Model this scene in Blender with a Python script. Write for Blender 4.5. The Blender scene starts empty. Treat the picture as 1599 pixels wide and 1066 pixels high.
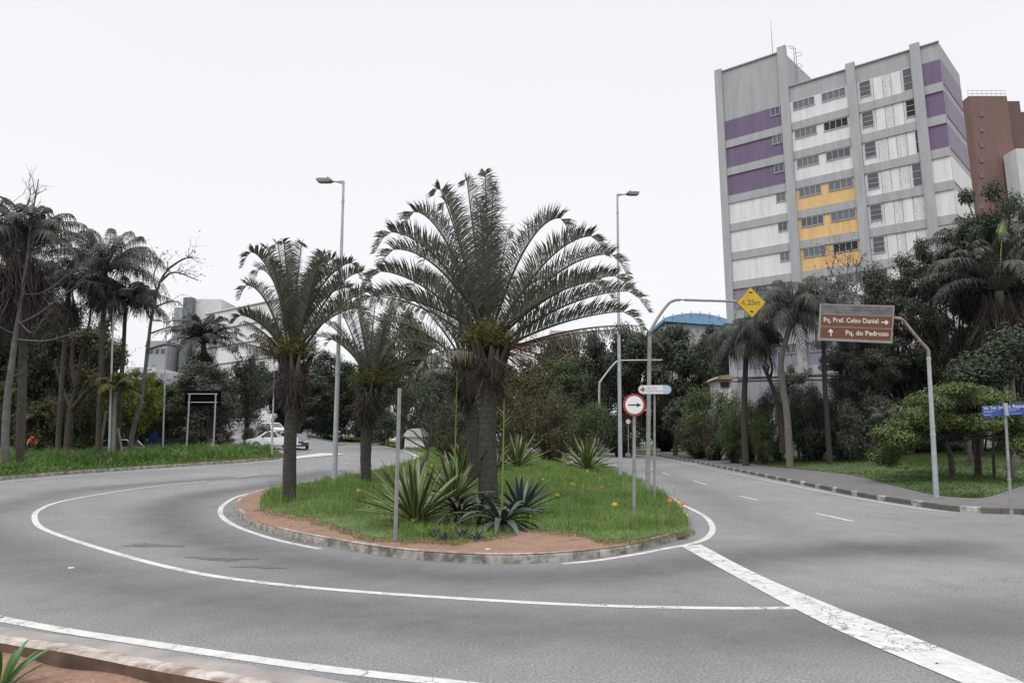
import bpy, math, random
import numpy as np
from mathutils import Vector, Matrix
from mathutils.geometry import delaunay_2d_cdt
R = math.radians
S = bpy.context.scene
C = S.collection
rng = np.random.default_rng(7)
random.seed(7)

# ------------------------------------------------------------------ camera, sky, sun
CAMH = 1.7
PITCH = math.atan(172 / 1066)
cam = bpy.data.objects.new('camera', bpy.data.cameras.new('camera'))
C.objects.link(cam)
cam.location = (0, 0, CAMH)
cam.rotation_euler = (R(90) + PITCH, 0, 0)
cam.data.sensor_width = 36; cam.data.lens = 24
cam.data.clip_end = 3000
S.camera = cam
W = bpy.data.worlds.new('World'); S.world = W; W.use_nodes = True
nt = W.node_tree; nt.nodes.clear()
out = nt.nodes.new('ShaderNodeOutputWorld'); bg = nt.nodes.new('ShaderNodeBackground')
sky = nt.nodes.new('ShaderNodeTexSky'); sky.sky_type = 'NISHITA'; sky.sun_disc = False
sky.sun_elevation = R(62); sky.sun_rotation = R(200); sky.dust_density = 6
hs = nt.nodes.new('ShaderNodeHueSaturation'); hs.inputs['Saturation'].default_value = .15; hs.inputs['Value'].default_value = .05
tc = nt.nodes.new('ShaderNodeTexCoord'); sx = nt.nodes.new('ShaderNodeSeparateXYZ')
ramp = nt.nodes.new('ShaderNodeValToRGB')
nz = nt.nodes.new('ShaderNodeTexNoise'); nz.inputs['Scale'].default_value = 1.6; nz.inputs['Detail'].default_value = 3
e = ramp.color_ramp.elements
e[0].position = 0.0; e[0].color = (.80, .81, .83, 1)
e[1].position = 1.0; e[1].color = (1.0, 1.0, 1.02, 1)
e2 = ramp.color_ramp.elements.new(.30); e2.color = (.79, .80, .825, 1)
e3 = ramp.color_ramp.elements.new(.62); e3.color = (.76, .77, .80, 1)
m0 = nt.nodes.new('ShaderNodeMath'); m0.operation = 'MULTIPLY_ADD'; m0.inputs[1].default_value = .07; m0.inputs[2].default_value = .965
gain = nt.nodes.new('ShaderNodeMapRange')      # cloud deck grows brighter towards the zenith
gain.inputs['From Min'].default_value = .63; gain.inputs['From Max'].default_value = 1.0
gain.inputs['To Min'].default_value = 1.0; gain.inputs['To Max'].default_value = 2.5
mm = nt.nodes.new('ShaderNodeMath'); mm.operation = 'MULTIPLY'
mx = nt.nodes.new('ShaderNodeVectorMath'); mx.operation = 'SCALE'
ad = nt.nodes.new('ShaderNodeVectorMath'); ad.operation = 'ADD'
L = nt.links.new
L(tc.outputs['Generated'], sx.inputs[0]); L(sx.outputs['Z'], ramp.inputs[0]); L(tc.outputs['Generated'], nz.inputs['Vector'])
L(nz.outputs['Fac'], m0.inputs[0]); L(sx.outputs['Z'], gain.inputs['Value'])
L(m0.outputs[0], mm.inputs[0]); L(gain.outputs[0], mm.inputs[1])
L(ramp.outputs[0], mx.inputs[0]); L(mm.outputs[0], mx.inputs['Scale'])
L(sky.outputs[0], hs.inputs['Color']); L(hs.outputs[0], ad.inputs[0]); L(mx.outputs[0], ad.inputs[1])
L(ad.outputs[0], bg.inputs[0]); L(bg.outputs[0], out.inputs[0]); bg.inputs[1].default_value = 1.0
sun = bpy.data.objects.new('sun', bpy.data.lights.new('sun', 'SUN')); C.objects.link(sun)
sun.data.energy = 1.1; sun.data.angle = R(18); sun.data.color = (1, .98, .95)
sun.rotation_euler = (R(28), 0, R(-20))
S.view_settings.view_transform = 'Standard'; S.view_settings.look = 'None'
S.view_settings.exposure = 0.0; S.view_settings.gamma = 1.0

# ------------------------------------------------------------------ picture <-> place
FX, CX, CY = 1066.0, 799.5, 533.0
cp, sp = math.cos(PITCH), math.sin(PITCH)
def ray(u, v):
    a, b = u - CX, CY - v
    return (a, FX * cp - b * sp, FX * sp + b * cp)
def at(u, v, Y):
    d = ray(u, v); k = Y / d[1]
    return Vector((d[0] * k, Y, CAMH + d[2] * k))
TA = np.array([-.8, -.6, -.36, -.30, -.25, -.13, .05, .18, .6])
TD = np.array([0, 16, 20, 27, 33, 43, 50, 60, 70, 85, 100, 130, 200, 400.])
TZ = np.array([
 [0, 0, .10, .36, .6, .9, 1.05, 1.25, 1.45, 1.7, 2.0, 2.5, 4, 8],
 [0, 0, .10, .36, .6, .9, 1.08, 1.3, 1.5, 1.8, 2.1, 2.6, 4, 8],
 [0, 0, .10, .38, .65, 1.0, 1.28, 1.9, 2.6, 3.7, 4.8, 6.5, 9, 14],
 [0, 0, .10, .38, .65, .95, 1.2, 1.62, 2.05, 2.9, 3.9, 5.3, 7.5, 12],
 [0, 0, .10, .36, .6, .9, 1.15, 1.5, 1.8, 2.3, 2.9, 4.2, 6, 10],
 [0, 0, .08, .34, .56, .9, 1.15, 1.5, 1.7, 2.0, 2.4, 3.2, 4.5, 8],
 [0, 0, .05, .25, .40, .62, .8, 1.0, 1.2, 1.5, 1.75, 2.2, 3.3, 7],
 [0, 0, .03, .12, .2, .38, .5, .75, 1.0, 1.35, 1.6, 2.0, 3, 6],
 [0, 0, .03, .15, .28, .52, .68, .9, 1.1, 1.4, 1.65, 2, 3, 6]])
def terr(x, y):
    x = np.asarray(x, float); y = np.asarray(y, float)
    a = np.clip(x / np.maximum(y, 1.), TA[0], TA[-1]); d = np.clip(y, 0, 399.9)
    i = np.clip(np.searchsorted(TA, a, 'right') - 1, 0, len(TA) - 2)
    j = np.clip(np.searchsorted(TD, d, 'right') - 1, 0, len(TD) - 2)
    s = (a - TA[i]) / (TA[i + 1] - TA[i]); t = (d - TD[j]) / (TD[j + 1] - TD[j])
    return (TZ[i, j] * (1 - s) * (1 - t) + TZ[i + 1, j] * s * (1 - t) + TZ[i, j + 1] * (1 - s) * t + TZ[i + 1, j + 1] * s * t)
def tz(x, y): return float(terr(x, y))
def grd(u, v, off=0.0):
    if callable(off): return grdf(u, v, off)
    Y = 2.0; prev = Y
    while Y < 300:
        p = at(u, v, Y)
        if p.z < tz(p.x, p.y) + off:
            lo, hi = prev, Y
            for _ in range(30):
                m = (lo + hi) / 2; p = at(u, v, m)
                if p.z < tz(p.x, p.y) + off: hi = m
                else: lo = m
            return at(u, v, hi)
        prev = Y; Y += .25
    return at(u, v, 160)
def grdf(u, v, f):
    Y = 10.0
    while Y < 75:
        p = at(u, v, Y)
        if p.z < f(p.x, p.y):
            while p.z < f(p.x, p.y) and Y > 5: Y -= .1; p = at(u, v, Y)
            return p
        Y += .8
    return at(u, v, 50)
def G2(pts, off=0.0):
    return [(p.x, p.y) for p in (grd(u, v, off) for u, v in pts)]

# ------------------------------------------------------------------ mesh collecting
class MB:
    def __init__(s): s.v = []; s.f = []; s.m = []; s.uv = []; s.n = 0; s.hasuv = False
    def add(s, v, f, mat=0, uv=None):
        v = np.asarray(v, float).reshape(-1, 3); s.v.append(v)
        if len(f):
            if isinstance(f, np.ndarray):
                s.f.append(f + s.n); s.m.append(np.full(len(f), mat))
            else:
                for q in f: s.f.append(np.array([q]) + s.n); s.m.append(np.array([mat]))
        s.uv.append(np.zeros((len(v), 2)) if uv is None else np.asarray(uv, float))
        if uv is not None: s.hasuv = True
        s.n += len(v)
        return s
    def box(s, c, d, rz=0, mat=0, tp=1.0, M=None):
        x, y, z = d[0] / 2, d[1] / 2, d[2] / 2
        v = np.array([(-x, -y, -z), (x, -y, -z), (x, y, -z), (-x, y, -z), (-x * tp, -y * tp, z), (x * tp, -y * tp, z), (x * tp, y * tp, z), (-x * tp, y * tp, z)])
        if rz:
            cz, sz = math.cos(rz), math.sin(rz); v = v @ np.array([[cz, sz, 0], [-sz, cz, 0], [0, 0, 1]])
        v = v + np.array(c)
        if M is not None: v = np.array([tuple(M @ Vector(p)) for p in v])
        return s.add(v, np.array([(0, 3, 2, 1), (4, 5, 6, 7), (0, 1, 5, 4), (1, 2, 6, 5), (2, 3, 7, 6), (3, 0, 4, 7)]), mat)
    def tube(s, pts, rad, n=8, mat=0, cap=True, jit=0):
        P = np.array([tuple(p) for p in pts], float); k = len(P)
        r = np.full(k, rad) if np.isscalar(rad) else np.array(rad, float)
        T = np.gradient(P, axis=0); T /= np.linalg.norm(T, axis=1)[:, None] + 1e-9
        ref = np.array([0, 0, 1.]) if abs(T[0, 2]) < .9 else np.array([1., 0, 0])
        A = np.cross(T, ref); A /= np.linalg.norm(A, axis=1)[:, None] + 1e-9; B = np.cross(T, A)
        th = np.linspace(0, 2 * math.pi, n, endpoint=False)
        rr = r[:, None] * np.ones(n)
        if jit: rr = rr * (1 + rng.uniform(-jit, jit, (k, n)))
        V = P[:, None] + rr[..., None] * (np.cos(th)[None, :, None] * A[:, None] + np.sin(th)[None, :, None] * B[:, None])
        i = np.arange(k - 1)[:, None] * n; j = np.arange(n)[None]; j2 = (j + 1) % n
        F = np.stack([i + j, i + j2, i + n + j2, i + n + j], -1).reshape(-1, 4)
        L_ = np.concatenate([[0], np.cumsum(np.linalg.norm(np.diff(P, axis=0), axis=1))])
        uv = np.stack([np.tile(th / 6.283, k), np.repeat(L_, n)], -1)
        s.add(V, F, mat, uv)
        if cap:
            s.add(V[-1], [list(range(n))], mat); s.add(V[0], [list(range(n))[::-1]], mat)
        return s
    def prism(s, poly, z0, z1, mat=0, M=None):      # outline in x,z extruded along y from z0 to z1
        n = len(poly)
        v = [(p[0], z0, p[1]) for p in poly] + [(p[0], z1, p[1]) for p in poly]
        if M is not None: v = [tuple(M @ Vector(p)) for p in v]
        f = [list(range(n)), list(range(n, 2 * n))[::-1]] + [[i, i + n, (i + 1) % n + n, (i + 1) % n] for i in range(n)]
        return s.add(v, f, mat)
    def build(s, name, mats, parent=None, org=None, smooth=False):
        me = bpy.data.meshes.new(name)
        V = np.concatenate(s.v) if s.v else np.zeros((0, 3))
        if org is None and parent is not None and parent.get('_w'): org = parent.location
        if org is not None: V = V - np.array(tuple(org))
        nl = [np.full(len(f), f.shape[1]) for f in s.f]
        loops = np.concatenate([f.ravel() for f in s.f]); tot = np.concatenate(nl); mi = np.concatenate(s.m)
        me.vertices.add(len(V)); me.vertices.foreach_set('co', V.astype(np.float32).ravel())
        me.loops.add(len(loops)); me.loops.foreach_set('vertex_index', loops.astype(np.int32))
        me.polygons.add(len(tot)); st = np.concatenate([[0], np.cumsum(tot)[:-1]])
        me.polygons.foreach_set('loop_start', st.astype(np.int32))
        me.polygons.foreach_set('material_index', mi.astype(np.int32))
        me.polygons.foreach_set('use_smooth', np.full(len(tot), bool(smooth)))
        if s.hasuv:
            uv = np.concatenate(s.uv)[loops]
            lay = me.uv_layers.new(name='UVMap'); lay.data.foreach_set('uv', uv.astype(np.float32).ravel())
        me.update(calc_edges=True); me.validate()
        for m in (mats if isinstance(mats, (list, tuple)) else [mats]): me.materials.append(m)
        o = bpy.data.objects.new(name, me); C.objects.link(o)
        if parent is not None: o.parent = parent
        return o
def tag(o, label=None, cat=None, group=None, kind=None):
    if label: o['label'] = label
    if cat: o['category'] = cat
    if group: o['group'] = group
    if kind: o['kind'] = kind
    return o
def empty(name, loc, rz=0, world=False):
    o = bpy.data.objects.new(name, None); C.objects.link(o); o.location = loc; o.rotation_euler = (0, 0, rz)
    o.empty_display_size = .2
    if world: o['_w'] = 1
    return o
def copy_tree(o, parent=None):
    c = o.copy(); C.objects.link(c); c.parent = parent
    for ch in o.children: copy_tree(ch, c)
    return c
def smoothline(P, n=8, closed=False):
    P = [np.array(p, float) for p in P]; out = []
    N = len(P); rngi = range(N if closed else N - 1)
    for i in rngi:
        p0 = P[(i - 1) % N] if (closed or i > 0) else 2 * P[0] - P[1]
        p1 = P[i]; p2 = P[(i + 1) % N]; p3 = P[(i + 2) % N] if (closed or i + 2 < N) else 2 * P[-1] - P[-2]
        for k in range(n):
            t = k / n
            out.append(.5 * (2 * p1 + (p2 - p0) * t + (2 * p0 - 5 * p1 + 4 * p2 - p3) * t * t + (3 * p1 - p0 - 3 * p2 + p3) * t ** 3))
    if not closed: out.append(P[-1])
    return np.array(out)
def inpoly(x, y, poly):
    x = np.asarray(x); y = np.asarray(y); r = np.zeros(x.shape, bool); P = np.asarray(poly); n = len(P)
    for i in range(n):
        x1, y1 = P[i]; x2, y2 = P[(i + 1) % n]
        c = ((y1 > y) != (y2 > y)) & (x < (x2 - x1) * (y - y1) / ((y2 - y1) + 1e-12) + x1)
        r ^= c
    return r

# ------------------------------------------------------------------ materials
def newmat(name):
    m = bpy.data.materials.new(name); m.use_nodes = True
    n = m.node_tree; b = n.nodes['Principled BSDF']; return m, n, b
def simple(name, col, rough=.6, metal=0, var=.12, scale=3.0, bump=0.0):
    m, n, b = newmat(name); b.inputs['Roughness'].default_value = rough; b.inputs['Metallic'].default_value = metal
    t = n.nodes.new('ShaderNodeTexNoise'); t.inputs['Scale'].default_value = scale; t.inputs['Detail'].default_value = 5
    g = n.nodes.new('ShaderNodeTexCoord'); n.links.new(g.outputs['Object'], t.inputs['Vector'])
    r = n.nodes.new('ShaderNodeValToRGB'); r.color_ramp.elements[0].position = .3; r.color_ramp.elements[1].position = .7
    r.color_ramp.elements[0].color = (*[c * (1 - var) for c in col], 1); r.color_ramp.elements[1].color = (*[min(1, c * (1 + var)) for c in col], 1)
    n.links.new(t.outputs['Fac'], r.inputs[0]); n.links.new(r.outputs[0], b.inputs['Base Color'])
    if bump:
        bp = n.nodes.new('ShaderNodeBump'); bp.inputs['Strength'].default_value = bump; bp.inputs['Distance'].default_value = .02
        n.links.new(t.outputs['Fac'], bp.inputs['Height']); n.links.new(bp.outputs[0], b.inputs['Normal'])
    return m
def leafmat(name, cols, rough=.55, trans=.15, spec=.3):
    m, n, b = newmat(name); b.inputs['Roughness'].default_value = rough
    b.inputs['Specular IOR Level'].default_value = spec
    g = n.nodes.new('ShaderNodeNewGeometry'); r = n.nodes.new('ShaderNodeValToRGB')
    el = r.color_ramp.elements
    while len(el) < len(cols): el.new(.5)
    for i, c in enumerate(cols): el[i].position = i / (len(cols) - 1); el[i].color = (*c, 1)
    n.links.new(g.outputs['Random Per Island'], r.inputs[0]); n.links.new(r.outputs[0], b.inputs['Base Color'])
    tr = n.nodes.new('ShaderNodeBsdfTranslucent'); mxs = n.nodes.new('ShaderNodeMixShader'); mxs.inputs[0].default_value = trans
    o = n.nodes['Material Output']; n.links.new(r.outputs[0], tr.inputs[0])
    n.links.new(b.outputs[0], mxs.inputs[1]); n.links.new(tr.outputs[0], mxs.inputs[2]); n.links.new(mxs.outputs[0], o.inputs[0])
    return m
def patchy(m, lo=.62, hi=1.35, sc=.9):
    n = m.node_tree; b = n.nodes['Principled BSDF']; src = b.inputs['Base Color'].links[0].from_socket
    g = n.nodes.new('ShaderNodeTexCoord').outputs['Object']; t = noise(n, sc, 4, .6, g); r = rampn(n, t.outputs[0], [(.34, (lo, lo, lo * .9)), (.66, (hi, hi * .96, hi))]).outputs[0]
    c = mixc(n, 1., src, r, 'MULTIPLY'); n.links.new(c, b.inputs['Base Color']); return m
def noise(n, scale, detail=4, rough=.55, vec=None, dist=0):
    t = n.nodes.new('ShaderNodeTexNoise'); t.inputs['Scale'].default_value = scale; t.inputs['Detail'].default_value = detail
    t.inputs['Roughness'].default_value = rough; t.inputs['Distortion'].default_value = dist
    if vec is not None: n.links.new(vec, t.inputs['Vector'])
    return t
def rampn(n, fac, stops):
    r = n.nodes.new('ShaderNodeValToRGB'); el = r.color_ramp.elements
    while len(el) < len(stops): el.new(.5)
    for i, (p, c) in enumerate(stops):
        el[i].position = p; el[i].color = (*c, 1) if len(c) == 3 else c
    n.links.new(fac, r.inputs[0]); return r
def mixc(n, fac, a, b_, mode='MIX'):
    x = n.nodes.new('ShaderNodeMix'); x.data_type = 'RGBA'; x.blend_type = mode
    for s_, val in ((0, fac), (6, a), (7, b_)):
        if isinstance(val, (int, float)): x.inputs[s_].default_value = val
        elif isinstance(val, tuple): x.inputs[s_].default_value = (*val, 1)
        else: n.links.new(val, x.inputs[s_])
    return x.outputs[2]
M = {}
# asphalt: grey worn aggregate, darker rubbed-in wheel bands stored with the sheet, patches and fine cracks
def asphalt():
    m, n, b = newmat('asphalt'); b.inputs['Roughness'].default_value = .82; b.inputs['Specular IOR Level'].default_value = .25
    g = n.nodes.new('ShaderNodeTexCoord').outputs['Object']
    fine = noise(n, 40, 6, .9, g); mid = noise(n, 1.3, 9, .72, g); big = noise(n, .22, 3, .5, g)
    base = rampn(n, mid.outputs[0], [(.25, (.150, .150, .153)), (.75, (.212, .212, .214))]).outputs[0]
    bg_ = rampn(n, big.outputs[0], [(.3, (.86, .86, .86)), (.7, (1.1, 1.1, 1.1))]).outputs[0]
    c = mixc(n, 1.0, base, bg_, 'MULTIPLY')
    fr = rampn(n, fine.outputs[0], [(.36, (.45, .45, .45)), (.5, (1, 1, 1)), (.62, (1.8, 1.8, 1.77))]).outputs[0]
    c = mixc(n, 1.0, c, fr, 'MULTIPLY')
    vs = n.nodes.new('ShaderNodeTexVoronoi'); vs.inputs['Scale'].default_value = 22; n.links.new(g, vs.inputs['Vector'])
    sk = rampn(n, vs.outputs['Distance'], [(.10, (1, 1, 1)), (.16, (0, 0, 0))]).outputs[0]; sc = noise(n, 8, 3, .6, g); sg = rampn(n, sc.outputs[0], [(.54, (0, 0, 0)), (.58, (.55, .55, .55))]).outputs[0]
    c = mixc(n, mixc(n, 1., sk, sg, 'MULTIPLY'), c, (.36, .36, .35))
    at_ = n.nodes.new('ShaderNodeAttribute'); at_.attribute_name = 'wear'
    st = noise(n, 1.4, 9, .75, g, .6)
    k = n.nodes.new('ShaderNodeMath'); k.operation = 'MULTIPLY'; n.links.new(at_.outputs['Fac'], k.inputs[0])
    sr = rampn(n, st.outputs[0], [(.25, (.5, .5, .5)), (.7, (1, 1, 1))]).outputs[0]; n.links.new(sr, k.inputs[1])
    c = mixc(n, k.outputs[0], c, (.062, .062, .065))
    vo = n.nodes.new('ShaderNodeTexVoronoi'); vo.feature = 'DISTANCE_TO_EDGE'; vo.inputs['Scale'].default_value = .35
    dv = noise(n, 2.0, 5, .6, g); av = n.nodes.new('ShaderNodeVectorMath'); av.operation = 'ADD'; n.links.new(g, av.inputs[0]); n.links.new(dv.outputs['Color'], av.inputs[1])
    n.links.new(av.outputs[0], vo.inputs['Vector'])
    ck = rampn(n, vo.outputs['Distance'], [(0, (.62, .62, .62)), (.006, (1, 1, 1))]).outputs[0]
    pm = rampn(n, noise(n, .5, 2, .5, g).outputs[0], [(.52, (0, 0, 0)), (.6, (1, 1, 1))]).outputs[0]
    ck = mixc(n, pm, (1., 1., 1.), ck)
    c = mixc(n, 1.0, c, ck, 'MULTIPLY')
    n.links.new(c, b.inputs['Base Color'])
    bp = n.nodes.new('ShaderNodeBump'); bp.inputs['Strength'].default_value = .35; bp.inputs['Distance'].default_value = .006
    n.links.new(fine.outputs[0], bp.inputs['Height']); n.links.new(bp.outputs[0], b.inputs['Normal'])
    return m
M['asphalt'] = asphalt()
def paint(name, wear=.42, col=(.54, .54, .525)):
    m, n, b = newmat(name); b.inputs['Roughness'].default_value = .7
    g = n.nodes.new('ShaderNodeTexCoord').outputs['Object']
    a = noise(n, 5, 8, .75, g); v = rampn(n, noise(n, 6, 8, .75, g).outputs[0], [(.32, tuple(c * .68 for c in col)), (.6, col)]).outputs[0]
    n.links.new(v, b.inputs['Base Color'])
    al = rampn(n, a.outputs[0], [(wear - .07, (0, 0, 0)), (wear - .03, (1, 1, 1))]).outputs[0]
    vo = n.nodes.new('ShaderNodeTexVoronoi'); vo.feature = 'DISTANCE_TO_EDGE'; vo.inputs['Scale'].default_value = 2.2
    dv = noise(n, 3.0, 5, .6, g); av = n.nodes.new('ShaderNodeVectorMath'); av.operation = 'ADD'; n.links.new(g, av.inputs[0]); n.links.new(dv.outputs['Color'], av.inputs[1])
    n.links.new(av.outputs[0], vo.inputs['Vector'])
    ck = rampn(n, vo.outputs['Distance'], [(.012, (0, 0, 0)), (.02, (1, 1, 1))]).outputs[0]
    pm = rampn(n, noise(n, .7, 2, .5, g).outputs[0], [(.5, (0, 0, 0)), (.54, (1, 1, 1))]).outputs[0]
    ck = mixc(n, pm, (1., 1., 1.), ck)
    n.links.new(mixc(n, 1.0, al, ck, 'MULTIPLY'), b.inputs['Alpha'])
    return m
M['paint'] = paint('road_paint', .40); M['paint_worn'] = paint('worn_road_paint', .40)
def soilmat():
    m, n, b = newmat('red_soil'); b.inputs['Roughness'].default_value = .95
    g = n.nodes.new('ShaderNodeTexCoord').outputs['Object']
    a = noise(n, 2.2, 8, .7, g); f = noise(n, 30, 4, .7, g)
    c = rampn(n, a.outputs[0], [(.3, (.15, .095, .065)), (.52, (.265, .158, .11)), (.7, (.22, .15, .10)), (.8, (.17, .13, .085))]).outputs[0]
    c = mixc(n, 1.0, c, rampn(n, f.outputs[0], [(.3, (.6, .6, .6)), (.7, (1.3, 1.3, 1.3))]).outputs[0], 'MULTIPLY')
    n.links.new(c, b.inputs['Base Color'])
    bp = n.nodes.new('ShaderNodeBump'); bp.inputs['Strength'].default_value = .7; bp.inputs['Distance'].default_value = .03
    n.links.new(f.outputs[0], bp.inputs['Height']); n.links.new(bp.outputs[0], b.inputs['Normal'])
    return m
M['soil'] = soilmat()
M['turf'] = simple('turf', (.075, .12, .03), .95, var=.35, scale=1.5)
M['lawn'] = simple('lawn_turf', (.062, .095, .028), .95, var=.4, scale=.7)
M['earth'] = simple('dry_earth', (.10, .085, .045), .95, var=.4, scale=.6)
M['pave'] = simple('pavement_asphalt', (.108, .103, .102), .9, var=.18, scale=2.5, bump=.2)
M['gutter'] = simple('gutter_concrete', (.25, .23, .215), .9, var=.25, scale=2.5, bump=.2)
def kerbmat(name, a, b2, period, duty, join=1.0, dirt=(.07, .065, .055)):
    m, n, b = newmat(name); b.inputs['Roughness'].default_value = .9
    uv = n.nodes.new('ShaderNodeUVMap'); s_ = n.nodes.new('ShaderNodeSeparateXYZ'); n.links.new(uv.outputs[0], s_.inputs[0])
    g = n.nodes.new('ShaderNodeTexCoord').outputs['Object']
    nn = noise(n, 4, 8, .7, g)
    def frac(per):
        d = n.nodes.new('ShaderNodeMath'); d.operation = 'DIVIDE'; n.links.new(s_.outputs[0], d.inputs[0]); d.inputs[1].default_value = per
        f = n.nodes.new('ShaderNodeMath'); f.operation = 'FRACT'; n.links.new(d.outputs[0], f.inputs[0]); return f.outputs[0]
    f1 = frac(period)
    sel = rampn(n, f1, [(duty - .01, (0, 0, 0)), (duty, (1, 1, 1))]).outputs[0]
    c = mixc(n, sel, a, b2)
    w = rampn(n, nn.outputs[0], [(.38, (1, 1, 1)), (.62, (0, 0, 0))]).outputs[0]
    c = mixc(n, w, c, dirt)
    f2 = frac(join); jn = rampn(n, f2, [(.0, (.25, .25, .25)), (.02, (1, 1, 1))]).outputs[0]
    c = mixc(n, 1.0, c, jn, 'MULTIPLY')
    n.links.new(c, b.inputs['Base Color']); return m
M['kerb'] = kerbmat('kerb_concrete', (.40, .38, .35), (.43, .41, .38), 2.0, .5, 1.0, (.12, .112, .095))
M['kerb_old'] = kerbmat('kerb_whitewash', (.47, .44, .41), (.44, .41, .38), 2.0, .5, 1.1, (.20, .14, .11))
M['kerb_bw'] = kerbmat('kerb_black_and_white', (.50, .49, .47), (.085, .08, .077), 2.0, .27, 1.0, (.13, .12, .11))
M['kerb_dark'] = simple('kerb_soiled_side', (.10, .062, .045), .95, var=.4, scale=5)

# ------------------------------------------------------------------ ground sheets
def grid_sheet(name, xs, ys, off, mat, wearf=None):
    X, Y = np.meshgrid(xs, ys); Z = terr(X, Y) + off
    V = np.stack([X, Y, Z], -1).reshape(-1, 3); nx = len(xs); ny = len(ys)
    i = (np.arange(ny - 1)[:, None] * nx + np.arange(nx - 1)[None]).ravel()
    F = np.stack([i, i + 1, i + nx + 1, i + nx], -1)
    mb = MB(); mb.add(V, F); o = mb.build(name, mat, smooth=True); tag(o, kind='structure')
    if wearf is not None:
        w = wearf(V[:, 0], V[:, 1]); a = o.data.attributes.new('wear', 'FLOAT', 'POINT'); a.data.foreach_set('value', w.astype(np.float32))
    return o
def sheet(name, poly, off, mat, step=1.5, bump=0.0, offf=None):
    P = np.asarray(poly); x0, y0 = P.min(0); x1, y1 = P.max(0)
    gx, gy = np.meshgrid(np.arange(x0 + step * .37, x1, step), np.arange(y0 + step * .41, y1, step)); gx = gx.ravel(); gy = gy.ravel()
    k = inpoly(gx, gy, P); gx = gx[k]; gy = gy[k]
    pts = [Vector(p) for p in P] + [Vector(p) for p in zip(gx, gy)]
    n = len(P); r = delaunay_2d_cdt(pts, [], [list(range(n))], 1, 1e-5)
    V = np.array([tuple(p) for p in r[0]]); z = terr(V[:, 0], V[:, 1]) + off
    if offf is not None: z = z + offf(V[:, 0], V[:, 1])
    mb = MB(); mb.add(np.column_stack([V, z]), [f for f in r[2]])
    return tag(mb.build(name, mat, smooth=True), kind='structure')
def polydist(x, y, P):
    P = np.asarray(P); d = np.full(np.shape(x), 1e9)
    for a, b in zip(P[:-1], P[1:]):
        ab = b - a; t = np.clip(((x - a[0]) * ab[0] + (y - a[1]) * ab[1]) / (ab @ ab + 1e-9), 0, 1)
        d = np.minimum(d, np.hypot(x - a[0] - t * ab[0], y - a[1] - t * ab[1]))
    return d
tr1 = smoothline(G2([(520, 735), (430, 755), (320, 772), (262, 795), (290, 828), (400, 862), (560, 886), (760, 900), (980, 893), (1180, 868), (1500, 850)]), 6)
tr2 = smoothline(G2([(430, 742), (200, 758), (60, 778), (-60, 815), (20, 862), (220, 916), (480, 950), (800, 975), (1150, 985), (1599, 970)]), 6)
tr3 = smoothline(G2([(1015, 730), (1090, 765), (1180, 810), (1330, 850), (1700, 880)]), 6)
def wearf(x, y):
    d1, d2, d3 = polydist(x, y, tr1), polydist(x, y, tr2), polydist(x, y, tr3)
    return np.clip(.85 * np.exp(-(d1 / .95) ** 2) + .75 * np.exp(-(d2 / .95) ** 2) +   .35 * np.exp(-(d3 / .9) ** 2), 0, 1)
xs = np.concatenate([np.arange(-95, -24, 3.), np.arange(-24, -14, .8), np.arange(-14, 18, .3), np.arange(18, 30, 1.), np.arange(30, 95, 3.)])
ys = np.concatenate([np.arange(-15, 3, 2.), np.arange(3, 30, .3), np.arange(30, 60, 1.), np.arange(60, 165, 2.5)])
grid_sheet('road', xs, ys, 0.0, M['asphalt'], wearf)
gxs = np.concatenate([-np.geomspace(1500, 60, 12), np.linspace(-50, 50, 21), np.geomspace(60, 1500, 12)])
gys = np.concatenate([[-1500, -700, -300, -100, -40], np.arange(-20, 200, 6.), np.geomspace(210, 2500, 12)])
grid_sheet('ground', gxs, gys, -0.12, M['earth'])

PI_ISL_L = [(368, 799), (367, 791), (374, 783), (388, 777), (410, 770), (450, 762), (500, 754), (560, 744), (610, 731), (645, 721), (658, 714), (650, 708), (630, 702), (600, 695), (560, 688), (520, 681), (480, 675), (450, 671)]
PI_ISL_F = [(375, 808), (388, 817), (430, 834), (500, 850), (600, 868), (700, 877), (790, 880), (880, 876), (960, 867), (1020, 854), (1058, 842), (1074, 830)]
PI_ISL_R = [(1077, 820), (1073, 806), (1055, 788), (1030, 770), (1005, 756), (975, 743), (950, 732), (930, 723), (915, 717)]
left_line = smoothline(G2(PI_ISL_L[::-1] + PI_ISL_F + PI_ISL_R), 5)
far_in = [(4.5, 80), (0, 100), (-5, 158)]
fl = left_line[0]
island_poly = [tuple(p) for p in left_line] + far_in + [(-30, 158), (-46, 150)]
def moundf(x, y): return .28 * np.clip(1 - np.abs(polydist(x, y, np.array([(-2., 19.), (3., 24.), (2., 40.)])) / 9.), 0, 1) ** 1.5 * np.clip((y - 13) / 5, 0, 1)
def edge_d(x, y, line): return polydist(x, y, line)
def isl_off(x, y): return moundf(x, y) * np.clip(edge_d(x, y, left_line) / 3., 0, 1)
def gz(x, y): return float(terr(x, y) + .15 + isl_off(np.array(x), np.array(y)))
sheet('island_soil', island_poly, .14, M['soil'], 1.0, offf=isl_off)
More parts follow.
